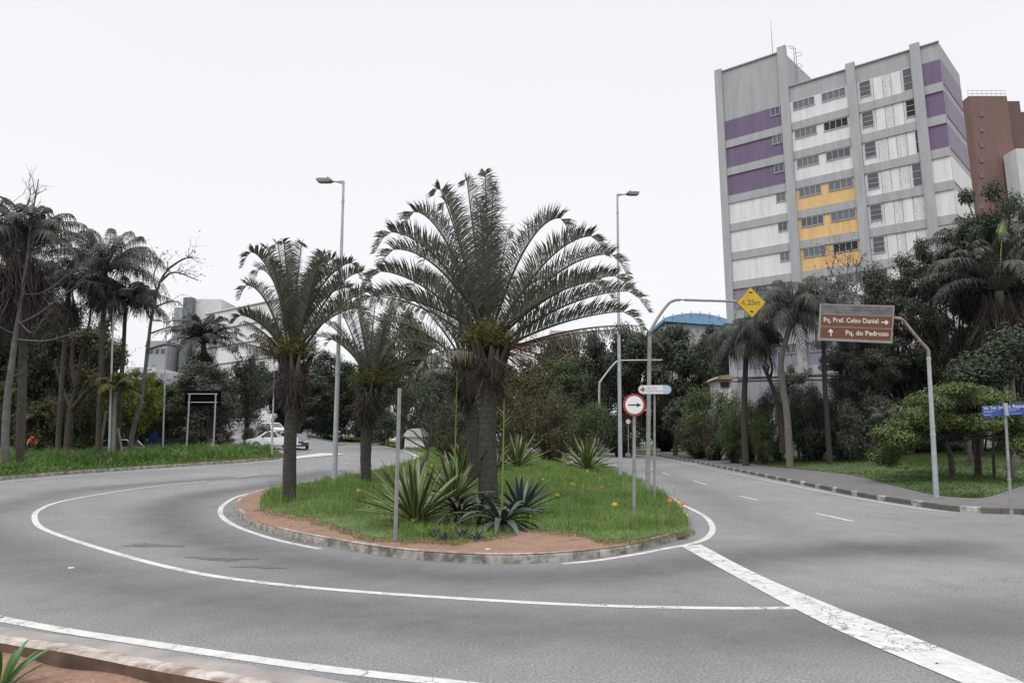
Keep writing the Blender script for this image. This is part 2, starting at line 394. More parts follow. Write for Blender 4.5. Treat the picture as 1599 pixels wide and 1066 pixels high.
def kerb(name, line, mat, label, h=.15, w=.14, side=1, darkback=None, cat='kerb'):
    P = np.asarray(line, float); T = np.gradient(P, axis=0); T /= np.linalg.norm(T, axis=1)[:, None] + 1e-9
    N = np.stack([-T[:, 1], T[:, 0]], -1) * side
    s_ = np.concatenate([[0], np.cumsum(np.linalg.norm(np.diff(P, axis=0), axis=1))])
    prof = [(0, -.06), (0, h - .02), (.02, h + .012), (w - .02, h + .016), (w, h), (w, -.06)]
    k = len(P); V = []; uv = []
    jit = np.repeat(rng.uniform(-.008, .008, k // 4 + 2), 4)[:k]
    z = terr(P[:, 0], P[:, 1])
    for (a, b) in prof:
        q = P + N * (a + jit[:, None] * .8); V.append(np.column_stack([q, z + b + (jit if b > 0 else 0)])); uv.append(np.column_stack([s_, np.full(k, a + b)]))
    V = np.concatenate(V); uv = np.concatenate(uv); F = []
    mb = MB()
    for j in range(len(prof) - 1):
        i = np.arange(k - 1); mb_f = np.stack([j * k + i, j * k + i + 1, (j + 1) * k + i + 1, (j + 1) * k + i], -1)
        if side > 0: mb_f = mb_f[:, ::-1]
        F.append(mb_f)
    nf = [len(f) for f in F]
    mb.add(V, np.concatenate(F), 0, uv)
    mats = [mat]
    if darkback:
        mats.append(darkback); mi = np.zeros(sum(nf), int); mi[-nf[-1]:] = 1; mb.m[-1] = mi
    o = mb.build(name, mats); return tag(o, kind='structure')
kerb('kerb', left_line, M['kerb'], '', side=1, h=.13, w=.12)
# planted wedge on the left
bed_front = smoothline(G2([(-110, 760), (-50, 755), (0, 750), (100, 741), (200, 734), (300, 727), (400, 720), (450, 715)]), 5)
nose = bed_front[-1]
bed_poly = [tuple(p) for p in bed_front] + [(nose[0] - .3, nose[1] + 1.2), (-19, 54.5), (-24, 54), (-34, 51), (-48, 48), (-80, 46), (-80, 36)]
bed_poly[0:0] = []
sheet('bed_soil', bed_poly, .14, M['turf'], 1.5)
kerb('kerb', bed_front, M['kerb'], '', side=1)
bank_poly = [(-94, 66), (-48, 70), (-38, 73), (-35, 80), (-39, 92), (-49, 112), (-62, 160), (-94, 160)]
sheet('grass_bank', bank_poly, .14, M['turf'], 3)
# right verge, pavement and lawn
right_line = smoothline([(2, 158), (10, 128)] + G2([(1005, 709.5), (1040, 714), (1100, 725), (1180, 742), (1260, 758.5), (1330, 773), (1400, 785), (1480, 797), (1540, 801.5), (1599, 803), (1700, 806)]) + [(30, 17.9), (45, 18)], 5)
verge_poly = [tuple(p) for p in right_line] + [(94, 18), (94, 158)]
sheet('pavement', verge_poly, .14, M['pave'], 2)
kerb('kerb', right_line, M['kerb_bw'], '', side=1)
lawn_line = smoothline([(4, 157.5), (13, 127)] + G2([(1020, 703.5), (1060, 706), (1125, 716), (1200, 727), (1260, 733), (1330, 741), (1400, 758), (1450, 770), (1505, 776), (1545, 774), (1599, 757), (1680, 735)], .15), 5)
lawn_poly = [tuple(p) for p in lawn_line] + [(93, 50), (93, 157)]
def lawnb(x, y): return .062 * np.clip(polydist(np.asarray(x, float), np.asarray(y, float), lawn_line[::3]) - .6, 0, 15) * np.clip((np.asarray(y) - 24) / 8, 0, 1)
def LW(x, y): return tz(x, y) + .165 + float(lawnb(x, y))
sheet('lawn', lawn_poly, .165, M['lawn'], 2, offf=lawnb)
# foreground bed
fk = smoothline(G2([(-260, 958), (-120, 974), (0, 991), (80, 1002), (160, 1015), (260, 1034), (350, 1049), (440, 1066), (560, 1092), (800, 1160)], .12), 6)
kerb('kerb', fk, M['kerb_old'], '', h=.12, w=.17, side=-1, darkback=M['kerb_dark'])
fb = fk + np.array([-.05, -.12])
near_poly = [tuple(p) for p in fb] + [(fb[-1][0], -3), (-14, -3), (-14, fb[0][1])]
def nearb(x, y): return .018 * np.sin(x * 3.1) * np.cos(y * 2.7) + .01 * np.sin(7 * x + 3 * y)
sheet('near_soil', near_poly, .035, M['soil'], .25, offf=nearb)
# gutter band along the foreground kerb
def strip(name, line, w, off, mat, label=None, cat=None, w2=None):
    P = np.asarray(line, float); T = np.gradient(P, axis=0); T /= np.linalg.norm(T, axis=1)[:, None] + 1e-9
    N = np.stack([-T[:, 1], T[:, 0]], -1); k = len(P)
    ww = np.linspace(w, w if w2 is None else w2, k)[:, None] / 2
    A = P + N * ww; B = P - N * ww
    off = off * .5 + .0008 * np.maximum(P[:, 1] - 14, 0)
    V = np.concatenate([np.column_stack([A, terr(A[:, 0], A[:, 1]) + off]), np.column_stack([B, terr(B[:, 0], B[:, 1]) + off])])
    i = np.arange(k - 1); F = np.stack([i, i + k, i + k + 1, i + 1], -1)
    mb = MB(); mb.add(V, F); o = mb.build(name, mat); tag(o, kind='structure'); return o
gut = fk + np.array([.04, .30]); strip('gutter', gut, .46, .004, M['gutter'])
# ---- painted markings
strip('edge_line', smoothline(G2([(-200, 936), (-20, 962), (0, 966), (100, 984), (230, 1004), (350, 1022), (500, 1043), (650, 1060), (790, 1076)]), 8), .145, .008, M['paint'])
strip('lane_line', smoothline(G2([(322, 751.5), (240, 760), (150, 773), (88, 785), (60, 797), (54, 808), (62, 822), (100, 838), (200, 869), (300, 893), (400, 908), (530, 921), (700, 933), (900, 944), (1100, 949), (1245, 949)]), 10), .13, .008, M['paint'])
strip('edge_line', smoothline(G2([(650, 704), (640, 703.5)]), 2), .1, .008, M['paint'])
strip('edge_line', smoothline(G2([(500, 752), (440, 761), (415, 766), (375, 774), (352, 786), (344, 797), (350, 810), (380, 826), (430, 842), (500, 857)]), 8), .13, .008, M['paint'])
strip('edge_line', smoothline(G2([(880, 880), (930, 875), (1000, 864), (1040, 856), (1078, 849), (1103, 840), (1113, 826), (1106, 811), (1088, 799), (1062, 786), (1035, 770), (1008, 757)]), 8), .13, .008, M['paint'])
strip('edge_line', smoothline(G2([(470, 675), (520, 684), (590, 696), (625, 703.5), (645, 710), (650, 714), (640, 719.5), (612, 728)]), 8), .22, .008, M['paint'])
strip('edge_line', smoothline(G2([(1012, 712), (1060, 722), (1140, 739), (1220, 755), (1300, 771), (1380, 785), (1450, 796), (1480, 798.5)]), 8), .12, .008, M['paint'])
strip('edge_line', smoothline(G2([(-60, 759), (60, 748), (200, 737), (340, 728), (440, 719)]), 6), .12, .008, M['paint'])
for a, b in [((1273, 801), (1332, 814)), ((1155, 774.5), (1183, 781)), ((1083, 751), (1103, 757)), ((1034, 738.5), (1046, 742)), ((1014, 731.5), (1020, 734)),
             ((368, 746), (406, 740.8)), ((472, 734), (496, 731.5)), ((538, 724.5), (552, 722)), ((552, 698), (560, 698.5)), ((478, 704), (500, 706.5))]:
    strip('lane_dash', np.array(G2([a, ((a[0] + b[0]) / 2, (a[1] + b[1]) / 2), b])), .12, .008, M['paint'])
q = smoothline(G2([(440, 717.5), (480, 713), (522, 708.5)]), 4); strip('nose_paint', q, .5, .012, M['paint'], w2=2.2)
# broad stop line: a quadrilateral band
def band(name, Lp, Rp, off, mat):
    a = smoothline(G2(Lp), 8); b = smoothline(G2(Rp), 8); n = len(a)
    V = np.concatenate([np.column_stack([a, terr(a[:, 0], a[:, 1]) + off]), np.column_stack([b, terr(b[:, 0], b[:, 1]) + off])])
    i = np.arange(n - 1); mb = MB(); mb.add(V, np.stack([i, i + 1, i + n + 1, i + n], -1)); return tag(mb.build(name, mat), kind='structure')
band('stop_line', [(1064, 853), (1150, 901), (1240, 950), (1330, 994), (1500, 1066), (1620, 1120)], [(1094, 850), (1180, 895), (1290, 942), (1400, 984), (1599, 1066), (1720, 1120)], .007, M['paint_worn'])
# rubber smears and patches on the near lanes
M['smear'] = paint('tar_smear', .50, (.115, .115, .117))
def blot(cx, cy, lx, ly, ang, off):
    n = 26; mb = MB(); pts = []
    c = grd(cx, cy)
    for k in range(n):
        t = k / n * 6.283; r = 1 + .25 * math.sin(3 * t + cx) + .3 * random.uniform(-1, 1) * .6
        x = lx * math.cos(t) * r; y = ly * math.sin(t) * r
        pts.append((c.x + x * math.cos(ang) - y * math.sin(ang), c.y + x * math.sin(ang) + y * math.cos(ang)))
    V = [(x, y, tz(x, y) + off) for x, y in pts]; mb.add(V, [list(range(n))]); tag(mb.build('tar_patch', M['smear']), kind='structure')
for i_, s_ in enumerate([(240, 851, .6, .22, -.3), (345, 872, .6, .16, -.2), (405, 885, .4, .10, -.2)]):
    blot(*s_, .005 + i_ * .0002)

# ------------------------------------------------------------------ grass (nobody could count it)
def blades(x, y, z, h, w, lean=.45, bend=.5):
    n = len(x); th = rng.uniform(0, 6.283, n); ld = rng.uniform(0, 6.283, n)
    h = h * rng.uniform(.55, 1.25, n); ln = np.abs(rng.normal(0, lean, n)) * h
    B = np.stack([x, y, z], -1); wv = np.stack([np.cos(th), np.sin(th), np.zeros(n)], -1) * (w * rng.uniform(.7, 1.3, n))[:, None]
    dr = np.stack([np.cos(ld), np.sin(ld), np.zeros(n)], -1)
    Mid = B + dr * (ln * .35)[:, None]; Mid[:, 2] += h * .6
    Tip = B + dr * (ln * (1 + bend))[:, None]; Tip[:, 2] += h * .95
    V = np.stack([B - wv * .6, B + wv * .6, Mid + wv * .5, Mid - wv * .5, Tip], 1).reshape(-1, 3)
    i = np.arange(n)[:, None] * 5
    return V, (i + np.array([[0, 1, 2, 3]])), (i + np.array([[3, 2, 4]]))
def grass(name, poly, n, hf, w, offf, mat, label, lean=.45, dens=None, y1=None):
    P = np.asarray(poly); x0, y0 = P.min(0); x1, yy = P.max(0); yy = y1 or yy
    xs_, ys_ = [], []; got = 0
    while got < n:
        x = rng.uniform(x0, x1, n); y = y0 + (yy - y0) * rng.random(n) ** 1.5
        k = inpoly(x, y, P)
        if dens is not None: k &= rng.random(n) < dens(x, y)
        xs_.append(x[k]); ys_.append(y[k]); got += k.sum()
    x = np.concatenate(xs_)[:n]; y = np.concatenate(ys_)[:n]
    V, F4, F3 = blades(x, y, offf(x, y) - .02, hf(x, y), w * (1 + np.maximum(y - 18, 0) / 22), lean)
    mb = MB(); mb.v.append(V); mb.uv.append(np.zeros((len(V), 2))); mb.f += [F4, F3]; mb.m += [np.zeros(len(F4)), np.zeros(len(F3))]; mb.n = len(V)
    o = mb.build(name, mat); tag(o, label, 'grass', kind='stuff'); return o
M['grass'] = leafmat('grass_green', [(.06, .13, .022), (.115, .22, .045), (.16, .28, .06), (.24, .30, .10)], .7, .25)
M['grass_dry'] = leafmat('grass_thin', [(.07, .10, .03), (.13, .16, .05), (.20, .19, .08), (.25, .20, .11)], .8, .2)
M['lawn_blade'] = leafmat('lawn_blades', [(.035, .075, .015), (.07, .125, .03), (.11, .17, .05)], .7, .2)
M['strap'] = leafmat('strap_leaf', [(.035, .09, .018), (.085, .175, .038), (.14, .25, .06), (.17, .24, .07)], .5, .25)
patchy(M['grass']); patchy(M['strap'], .7, 1.25, .6); patchy(M['lawn_blade'], .6, 1.3, .4)
gfront = G2([(404, 788), (410, 780)], .15) + [(x + .12, y - .12) for x, y in G2([(418, 769.5), (450, 763), (500, 755), (560, 745), (610, 732), (645, 722), (660, 714.5)])]
gline = G2([(1073, 825), (1000, 840), (940, 842), (880, 832), (830, 826), (760, 838), (690, 842), (600, 840), (545, 826), (490, 813), (440, 802), (410, 794)], .15)
gline = [(x + .16 * math.sin(5.1 * x + 2 * y) * (1 + math.sin(2.3 * x)), y + .14 * math.sin(7.7 * x) + .10 * math.sin(3.1 * x + 1)) for x, y in smoothline(gline, 4)]
gr = G2([(915, 718), (935, 724), (955, 733), (980, 744), (1008, 757), (1032, 771), (1055, 788), (1072, 806)], .12)
g_poly = gfront + gr + gline
sheet('island_turf', [tuple(p) for p in g_poly], .15, M['turf'], 1.0, offf=lambda x, y: isl_off(x, y))
loff = lambda x, y: terr(x, y) + .15 + isl_off(x, y)
clump = lambda x, y: .72 + .28 * np.sin(x * 1.7 + 1.3 * np.sin(y * 1.1)) * np.sin(y * 1.9 + x * .6)
grass('grass', g_poly, 3500, lambda x, y: .55 + 0 * x, .006, loff, M['grass_dry'], 'tall thin seeding weeds standing out of the island grass', lean=.3)
grass('grass', g_poly, 100000, lambda x, y: .34 * clump(x, y) ** 1.6 * (1 - .55 * (x < -2.2) * (y < 16)) * np.clip(.35 + polydist(x, y, np.array(gline)) / 1.1, .35, 1), .008, loff, M['grass'], 'bright uncut green grass covering the palm island')
thin = np.array(gline); tp = np.concatenate([thin, (thin + np.array([0, -.62]))[::-1]])
grass('grass', tp, 5200, lambda x, y: .07 + 0 * x, .006, loff, M['grass_dry'], 'thin yellowish grass tufts along the bare soil rim of the island')
far_poly = G2([(668, 716), (655, 706), (630, 700), (590, 692), (530, 681), (470, 672)], .12) + [(-30, 110), (-10, 110), (2, 75)] + G2([(890, 716)], .15)
sheet('island_turf', [tuple(p) for p in far_poly], .155, M['turf'], 2.5, offf=lambda x, y: isl_off(x, y))
grass('grass', far_poly, 16000, lambda x, y: .3 + 0 * x, .02, loff, M['grass'], 'green grass on the far part of the island beside the bend')
bp_ = [tuple(p) for p in (bed_front + np.array([0, .9]))] + [(nose[0] - 1, nose[1] + 1), (-19, 54), (-24, 53.5), (-34, 50.5), (-48, 47), (-70, 45)]
grass('ground_cover', bp_, 70000, lambda x, y: 1.05 * clump(x, y) * np.clip((polydist(x, y, bed_front)) / 2.2, .35, 1) * np.clip((-x - 2) / 18, .8, 1), .022, lambda x, y: terr(x, y) + .14, M['strap'], 'thick strap-leaved ground cover filling the long bed on the left')
fr_ = np.concatenate([bed_front + np.array([0, .15]), (bed_front + np.array([0, 1.3]))[::-1]])
grass('grass', fr_, 8000, lambda x, y: .12 + 0 * x, .02, lambda x, y: terr(x, y) + .14, M['grass_dry'], 'short mixed yellow and green grass along the kerb of the left bed')
lp = [tuple(p) for p in lawn_line[20:]] + [(50, 45), (50, 62), (22, 75)]
ldens = lambda x, y: np.clip(.45 + .6 * np.sin(x * .5 + 1) * np.sin(y * .33), .15, 1)
grass('grass', lp, 60000, lambda x, y: .10 + .08 * (clump(x, y) > .8), .012, lambda x, y: terr(x, y) + .16 + lawnb(x, y), M['lawn_blade'], 'patchy lawn grass under the trees on the right', dens=ldens)

# ------------------------------------------------------------------ plant kit
def leaves_at(mb, Cn, N, ln, wd, mat=0, updir=None):
    n = len(Cn); ln = ln * rng.uniform(.6, 1.3, n); wd = wd * rng.uniform(.7, 1.2, n)
    N = N / (np.linalg.norm(N, axis=1)[:, None] + 1e-9)
    D = rng.normal(size=(n, 3)) if updir is None else updir
    D = D - N * (D * N).sum(1)[:, None]; D /= np.linalg.norm(D, axis=1)[:, None] + 1e-9
    Sd = np.cross(N, D)
    b = Cn - D * (ln / 2)[:, None]; t = Cn + D * (ln / 2)[:, None]; m = Cn - D * (ln * .08)[:, None] + N * (ln * .08)[:, None]
    V = np.stack([b, m + Sd * (wd / 2)[:, None], t, m - Sd * (wd / 2)[:, None]], 1).reshape(-1, 3)
    mb.add(V, np.arange(n)[:, None] * 4 + np.array([[0, 1, 2, 3]]), mat)
def unit(n):
    v = rng.normal(size=(n, 3)); return v / np.linalg.norm(v, axis=1)[:, None]
def cluster(mb, c, r, n, ln, wd, flat=.75, shell=.45, up=.6, droop=0):
    u = unit(n); rad = rng.random(n) ** shell; ra = np.array(r) if np.ndim(r) else np.array([r, r, r * flat])
    P = np.array(c) + u * rad[:, None] * ra * (1 + .12 * rng.normal(size=(n, 1)))
    N = u * .8 + np.array([0, 0, up]) + .6 * unit(n)
    ud = None
    if droop: ud = u * np.array([1, 1, .2]) + np.array([0, 0, -droop]) + .5 * unit(n)
    leaves_at(mb, P, N, ln, wd, 0, ud)
def limb(mb, a, b, r0, r1, n=6, wob=.08, sides=6):
    a = np.array(a, float); b = np.array(b, float); t = np.linspace(0, 1, n)[:, None]; Ln = np.linalg.norm(b - a)
    P = a + (b - a) * t; w = rng.normal(size=(n, 3)) * wob * Ln * np.sin(t * math.pi); P = P + w * .6
    P[:, 2] += (np.sin(t * math.pi) * Ln * .06)[:, 0]
    mb.tube(P, np.linspace(r0, r1, n), sides, cap=False); return P
M['bark'] = simple('bark', (.055, .047, .04), .95, var=.4, scale=4, bump=.5)
M['bark_pale'] = simple('pale_bark', (.20, .185, .165), .95, var=.35, scale=3, bump=.4)
M['bark_grey'] = simple('grey_bark', (.10, .093, .086), .95, var=.35, scale=3, bump=.4)
GR = {'dark': [(0.0149, 0.0235, 0.0149), (0.0298, 0.0448, 0.0256), (0.049, 0.0682, 0.0384), (0.0799, 0.0981, 0.064)],
      'mid': [(0.0234, 0.0455, 0.0156), (0.052, 0.0845, 0.0286), (0.0845, 0.117, 0.0455), (0.117, 0.143, 0.065)],
      'yellow': [(.05, .075, .012), (.12, .15, .02), (.20, .21, .03), (.26, .26, .05)],
      'grey': [(0.026, 0.0364, 0.026), (0.052, 0.0676, 0.0468), (0.0845, 0.1014, 0.0715), (0.13, 0.143, 0.1105)],
      'olive': [(0.0375, 0.0375, 0.0175), (0.0688, 0.065, 0.03), (0.1, 0.0938, 0.0438), (0.1375, 0.1187, 0.0625)],
      'bright': [(.035, .06, .018), (.065, .10, .028), (.105, .145, .045), (.16, .19, .075)],
      'rust': [(.05, .028, .016), (.09, .05, .028), (.13, .08, .045)]}
for k_, v_ in GR.items(): M['leaf_' + k_] = leafmat('foliage_' + k_, v_, .6, .12)
def proto_tree(seed, H=10., Rx=4., n=9000, ncl=24, ll=.34, lw=.17, clear=.32, flat=.8, droop=0, gap=.0, rcl=(1.0, 1.7)):
    global rng
    rng = np.random.default_rng(seed)
    root = empty('tree', (0, 0, 0)); tb = MB(); cb = MB()
    limb(tb, (0, 0, -.3), (.2, 0, H * clear), .26, .18, 7, .03, 9)
    top = np.array([.2, 0, H * clear]); cen = np.array([0, 0, H * (clear + 1) / 2 + .2]); rz_ = H * (1 - clear) / 2
    for i in range(ncl):
        u = unit(1)[0]; u[2] = u[2] * .9 + .1; c = cen + u * np.array([Rx, Rx, rz_]) * rng.uniform(.45, .85) * (1 - gap * rng.random())
        r = rng.uniform(*rcl); cluster(cb, c, r, n // ncl, ll, lw, flat, .45, .5, droop)
        if i % 2 == 0:
            mid = limb(tb, top, c, .11, .03, 6, .08)
            for q in range(3): limb(tb, mid[3 + q % 2], c + unit(1)[0] * r * .9, .03, .01, 4, .08, 4)
    tb.build('trunk', M['bark'], root, smooth=True); cb.build('crown', M['leaf_dark'], root)
    return root
PROTO = {}
for k_, args in {'a': (11, 10, 4.2, 13000, 44, .30, .15), 'b': (12, 10, 3.6, 12000, 38, .30, .15), 'c': (13, 10, 4.8, 13000, 50, .30, .15)}.items(): PROTO[k_] = proto_tree(*args, .14, .75, 0, 0, (.7, 1.35))
PROTO['d'] = proto_tree(23, 10, 4.4, 36000, 80, .17, .075, .12, .55, 0, 0, (.5, 1.05)); PROTO['e'] = proto_tree(24, 10, 4.2, 36000, 76, .17, .075, .12, .5, 0, 0, (.5, 1.0))
PROTO['weep'] = proto_tree(15, 10, 2.2, 7500, 22, .42, .10, .12, 1.9, 2.0, 0, (.6, 1.0))
PROTO['bush'] = proto_tree(16, 4, 2.6, 12000, 40, .16, .07, -.12, .8, 0, 0, (.5, .95))
for k_ in PROTO: PROTO[k_]['_used'] = 0
rng = np.random.default_rng(21)
def _pl(): pass
def place(proto, u, vtop, wpx, Y, mat, name, label, cat='tree', group=None, rz=None, vbase=None, x=None):
    p = at(u, 600, Y); X = p.x if x is None else x; z0 = tz(X, Y) + .12
    zt = at(u, vtop, Y).z; Hh = zt - z0; H0 = 4. if proto == 'bush' else 10.
    w = wpx * Y / FX; W0 = {'a': 9.6, 'b': 8.6, 'c': 10.8, 'thin': 7.4, 'weep': 5.4, 'bush': 6.2, 'd': 9.6, 'e': 9.2}[proto]
    src = PROTO[proto]
    if src['_used']: root = copy_tree(src)
    else: root = src; src['_used'] = 1
    root.name = name; root.location = (X, Y, z0); root.rotation_euler = (0, 0, random.uniform(0, 6.28) if rz is None else rz)
    root.scale = (w / W0, w / W0, Hh / H0 * .97)
    tag(root, label, cat, group)
    for ch in root.children:
        if ch.name.startswith('crown'):
            sl = ch.material_slots[0]; sl.link = 'OBJECT'; sl.material = M['leaf_' + mat]
    return root

# ------------------------------------------------------------------ background trees
WOOD = 'trees of the park behind the roundabout'
for a in [
 ('b', 24, 455, 190, 58, 'dark', 'dense_tree', 'dark dense tree at far left behind the pale-barked bare tree'),
 ('a', 112, 505, 170, 55, 'olive', 'dense_tree', 'brownish olive tree behind the dark forked trunk at left'),
 ('c', 212, 566, 105, 47, 'yellow', 'yellow_green_tree', 'yellow-green leafy tree left of the leaning bare tree'),
 ('b', 262, 582, 120, 60, 'mid', 'green_tree', 'mid green tree behind the thin lamp pole at left'),
 ('a', 330, 545, 130, 58, 'grey', 'grey_green_tree', 'grey-green tree behind the dark sign board on two posts'),
 ('c', 60, 560, 160, 48, 'mid', 'green_tree', 'low green tree spreading over the orange-clad worker'),
 ('b', 440, 575, 100, 105, 'dark', 'dense_tree', 'dark tree above the parked white van at the top of the road'),
 ('a', 502, 590, 120, 135, 'dark', 'dense_tree', 'dark tree standing over the far end of the left road'),
 ('b', 566, 565, 130, 140, 'grey', 'grey_green_tree', 'hazy grey-green tree beyond the motorcyclist'),
 ('c', 628, 470, 180, 80, 'mid', 'green_tree', 'tall green tree seen between the middle palm and the large palms'),
 ('a', 700, 560, 140, 72, 'dark', 'dense_tree', 'dark tree right behind the trunks of the large palms'),
 ('b', 800, 545, 130, 66, 'olive', 'olive_tree', 'olive tree just right of the large palm crown base'),
 ('a', 868, 528, 120, 72, 'mid', 'green_tree', 'green tree in front of the pale pinkish building'),
 ('c', 925, 505, 130, 78, 'dark', 'dense_tree', 'dark tree behind the right street lamp pole'),
 ('b', 985, 480, 140, 80, 'dark', 'dense_tree', 'tall dark tree behind the round arrow sign'),
 ('a', 1050, 495, 150, 76, 'dark', 'dense_tree', 'dark tree below the left end of the blue roof'),
 ('c', 1118, 495, 140, 72, 'dark', 'dense_tree', 'dark tree against the left corner of the purple tower'),
 ('b', 1010, 590, 120, 95, 'dark', 'dense_tree', 'dark low tree closing the end of the right road'),
 ('a', 1078, 600, 120, 70, 'grey', 'grey_green_tree', 'low dusky tree behind the broad-leaved shrubs by the pavement'),
 ('d', 1402, 374, 225, 52, 'dark', 'dense_tree', 'broad dark tree in front of the white bay of the tower'),
 ('e', 1345, 475, 170, 50, 'grey', 'dense_tree', 'dusky tree hanging behind the brown direction sign'),
 ('e', 1445, 470, 170, 56, 'dark', 'dense_tree', 'dark tree behind the upper part of the brown sign pole'),
 ('d', 1500, 320, 180, 47, 'dark', 'dense_tree', 'high dark tree covering the right corner of the tower'),
 ('e', 1590, 232, 210, 44, 'dark', 'dense_tree', 'tallest dark tree at the right edge below the brick tower'),
 ('d', 1560, 480, 200, 50, 'grey', 'dense_tree', 'dusky tree behind the fan palm at the right edge'),
 ('d', 1660, 420, 240, 46, 'dark', 'dense_tree', 'dark tree cut by the right edge of the photo'),
 ('c', -60, 400, 220, 50, 'dark', 'dense_tree', 'dark tree cut by the left edge of the photo'),
]: place(*a, group=WOOD)
def wood(label, segs, mat, name='woodland', dens=1.0):
    m = MB()
    for (u0, u1, v, Y) in segs:
        u = u0
        while u < u1:
            p = at(u, v + rng.uniform(-8, 14), Y); zb_ = tz(p.x, Y); hgt = max(p.z - zb_, 2.5)
            for q in range(int(3 + hgt / 1.6)):
                r = rng.uniform(1.0, 2.0); c = (p.x + rng.uniform(-1.5, 1.5), Y + rng.uniform(-3, 3), zb_ + rng.uniform(.05, .95) * (hgt - r * .6)); cluster(m, c, r, int(200 * dens * r), .42, .2, .8, .4, .5)
            u += 2.0 * FX / Y
    return tag(m.build(name, mat), label, 'woodland', kind='stuff')
wood('dark wood filling the background on the left behind the bed', [(-200, 130, 520, 64), (100, 290, 596, 70), (280, 345, 588, 78), (335, 420, 575, 100), (400, 470, 560, 112), (455, 620, 528, 108)], M['leaf_dark'])
wood('dusky wood closing the view over the left road bend', [(470, 600, 572, 150), (590, 760, 540, 98)], M['leaf_grey'])
wood('dark wood behind the island and the end of the right road', [(740, 860, 575, 88), (850, 1000, 520, 96), (980, 1130, 503, 100)], M['leaf_dark'])
wood('dark wood behind the lawn at right', [(1330, 1760, 500, 64)], M['leaf_dark'])
place('weep', 388, 538, 66, 66, 'grey', 'weeping_tree', 'narrow weeping tree with hanging foliage left of the left palm trunk')
place('bush', 404, 662, 62, 66, 'olive', 'rounded_shrub', 'low rounded olive shrub left of the white pickup', 'shrub')
place('bush', 352, 664, 50, 62, 'rust', 'brown_shrub', 'brownish shrub between the posts of the dark sign board', 'shrub')
place('bush', 300, 672, 90, 60, 'dark', 'dark_shrub', 'dark low shrub behind the left post of the sign board', 'shrub')
place('bush', 95, 640, 110, 46, 'olive', 'olive_shrub', 'olive shrub mass behind the dark forked trunk', 'shrub')
place('bush', 235, 650, 90, 61, 'dark', 'dark_shrub', 'dark shrub right of the leaning bare tree trunk', 'shrub')
place('bush', 20, 640, 130, 50, 'mid', 'green_shrub', 'green shrub mass at the foot of the pale bare tree', 'shrub')
place('bush', 150, 628, 110, 60, 'dark', 'dark_shrub', 'dark shrub behind the tall feather palm trunk at left', 'shrub')
for a in [('a', 70, 430, 130, 47, 'dark', 'dense_tree', 'dark tree crown filling the gap between the pale bare tree and the forked trunk'), ('b', 140, 470, 120, 48, 'olive', 'olive_tree', 'olive crown between the two tallest feather palms at left'),
          ('c', 232, 575, 80, 60, 'grey', 'grey_green_tree', 'small dusky tree right of the drooping palm behind the leaning bare tree'), ('a', 470, 560, 130, 100, 'dark', 'dense_tree', 'dark tree behind the trunk of the left triangle palm'), ('b', 535, 570, 110, 112, 'olive', 'olive_tree', 'olive tree far behind the left street lamp pole')]: place(*a, group=WOOD)
for a in [(75, 608, 110, 45, 'olive', 'olive_shrub', 'tall olive shrub between the orange-clad worker and the forked trunk'), (135, 600, 100, 46.5, 'mid', 'green_shrub', 'tall green shrub right of the forked dark trunk'), (10, 600, 90, 46, 'dark', 'dark_shrub', 'tall dark shrub right behind the pale bare trunk')]: place('bush', *a, 'shrub')
UND = 'dark understorey shrubs along the road edges'
for i_, (u, v, w, Y, mm_, lb) in enumerate([
 (470, 645, 70, 118, 'dark', 'dark undergrowth at the top end of the left road'), (520, 648, 80, 140, 'dark', 'dark undergrowth behind the motorcyclist'),
 (580, 655, 90, 125, 'dark', 'dark undergrowth left of the middle palm trunk'), (640, 640, 80, 95, 'dark', 'dark undergrowth above the tip of the road bend'),
 (700, 630, 120, 62, 'dark', 'dark undergrowth behind the large palm trunks'), (965, 640, 110, 75, 'dark', 'dark undergrowth left of the round arrow sign'),
 (1035, 640, 100, 100, 'dark', 'dark undergrowth at the far end of the right pavement')]):
    place('bush', u, v, w, Y, mm_, 'undergrowth_shrub', lb, 'shrub', UND)
place('bush', 1110, 592, 120, 61, 'mid', 'broadleaf_shrub', 'tall green shrub at the left end of the grey wall', 'shrub')
place('bush', 1085, 640, 100, 66, 'olive', 'olive_shrub', 'olive shrub above the bright low shrubs by the pavement', 'shrub')
place('bush', 1160, 618, 90, 56, 'mid', 'broadleaf_shrub', 'green shrub around the foot of the drooping palm', 'shrub')
place('bush', 1140, 640, 80, 55, 'mid', 'broadleaf_shrub', 'low green shrub left of the drooping palm trunk', 'shrub')
place('bush', 1186, 640, 60, 51, 'mid', 'broadleaf_shrub', 'low green shrub just right of the drooping palm trunk', 'shrub')
place('bush', 1208, 600, 75, 53, 'dark', 'dark_shrub', 'dark shrub hiding the middle of the graffiti wall', 'shrub')
place('bush', 1262, 598, 105, 51, 'dark', 'dark_shrub', 'dark shrub between the grey trunk and the slender palm', 'shrub')
place('bush', 1345, 605, 120, 47, 'grey', 'dusky_shrub', 'dusky shrub left of the tiny palm on the lawn', 'shrub')
place('bush', 1308, 600, 100, 50, 'dark', 'dark_shrub', 'dark shrub right of the slender palm trunk below the brown sign', 'shrub')
place('c', 1240, 560, 95, 55, 'grey', 'small_tree', 'dusky small tree behind the tall smooth palm trunk', 'tree')
place('bush', 1440, 660, 120, 52, 'dark', 'dark_shrub', 'dark shrub in the shade behind the bright flat-topped tree', 'shrub')
place('bush', 1540, 640, 130, 50, 'dark', 'dark_shrub', 'dark shrub behind the blue street name sign', 'shrub')
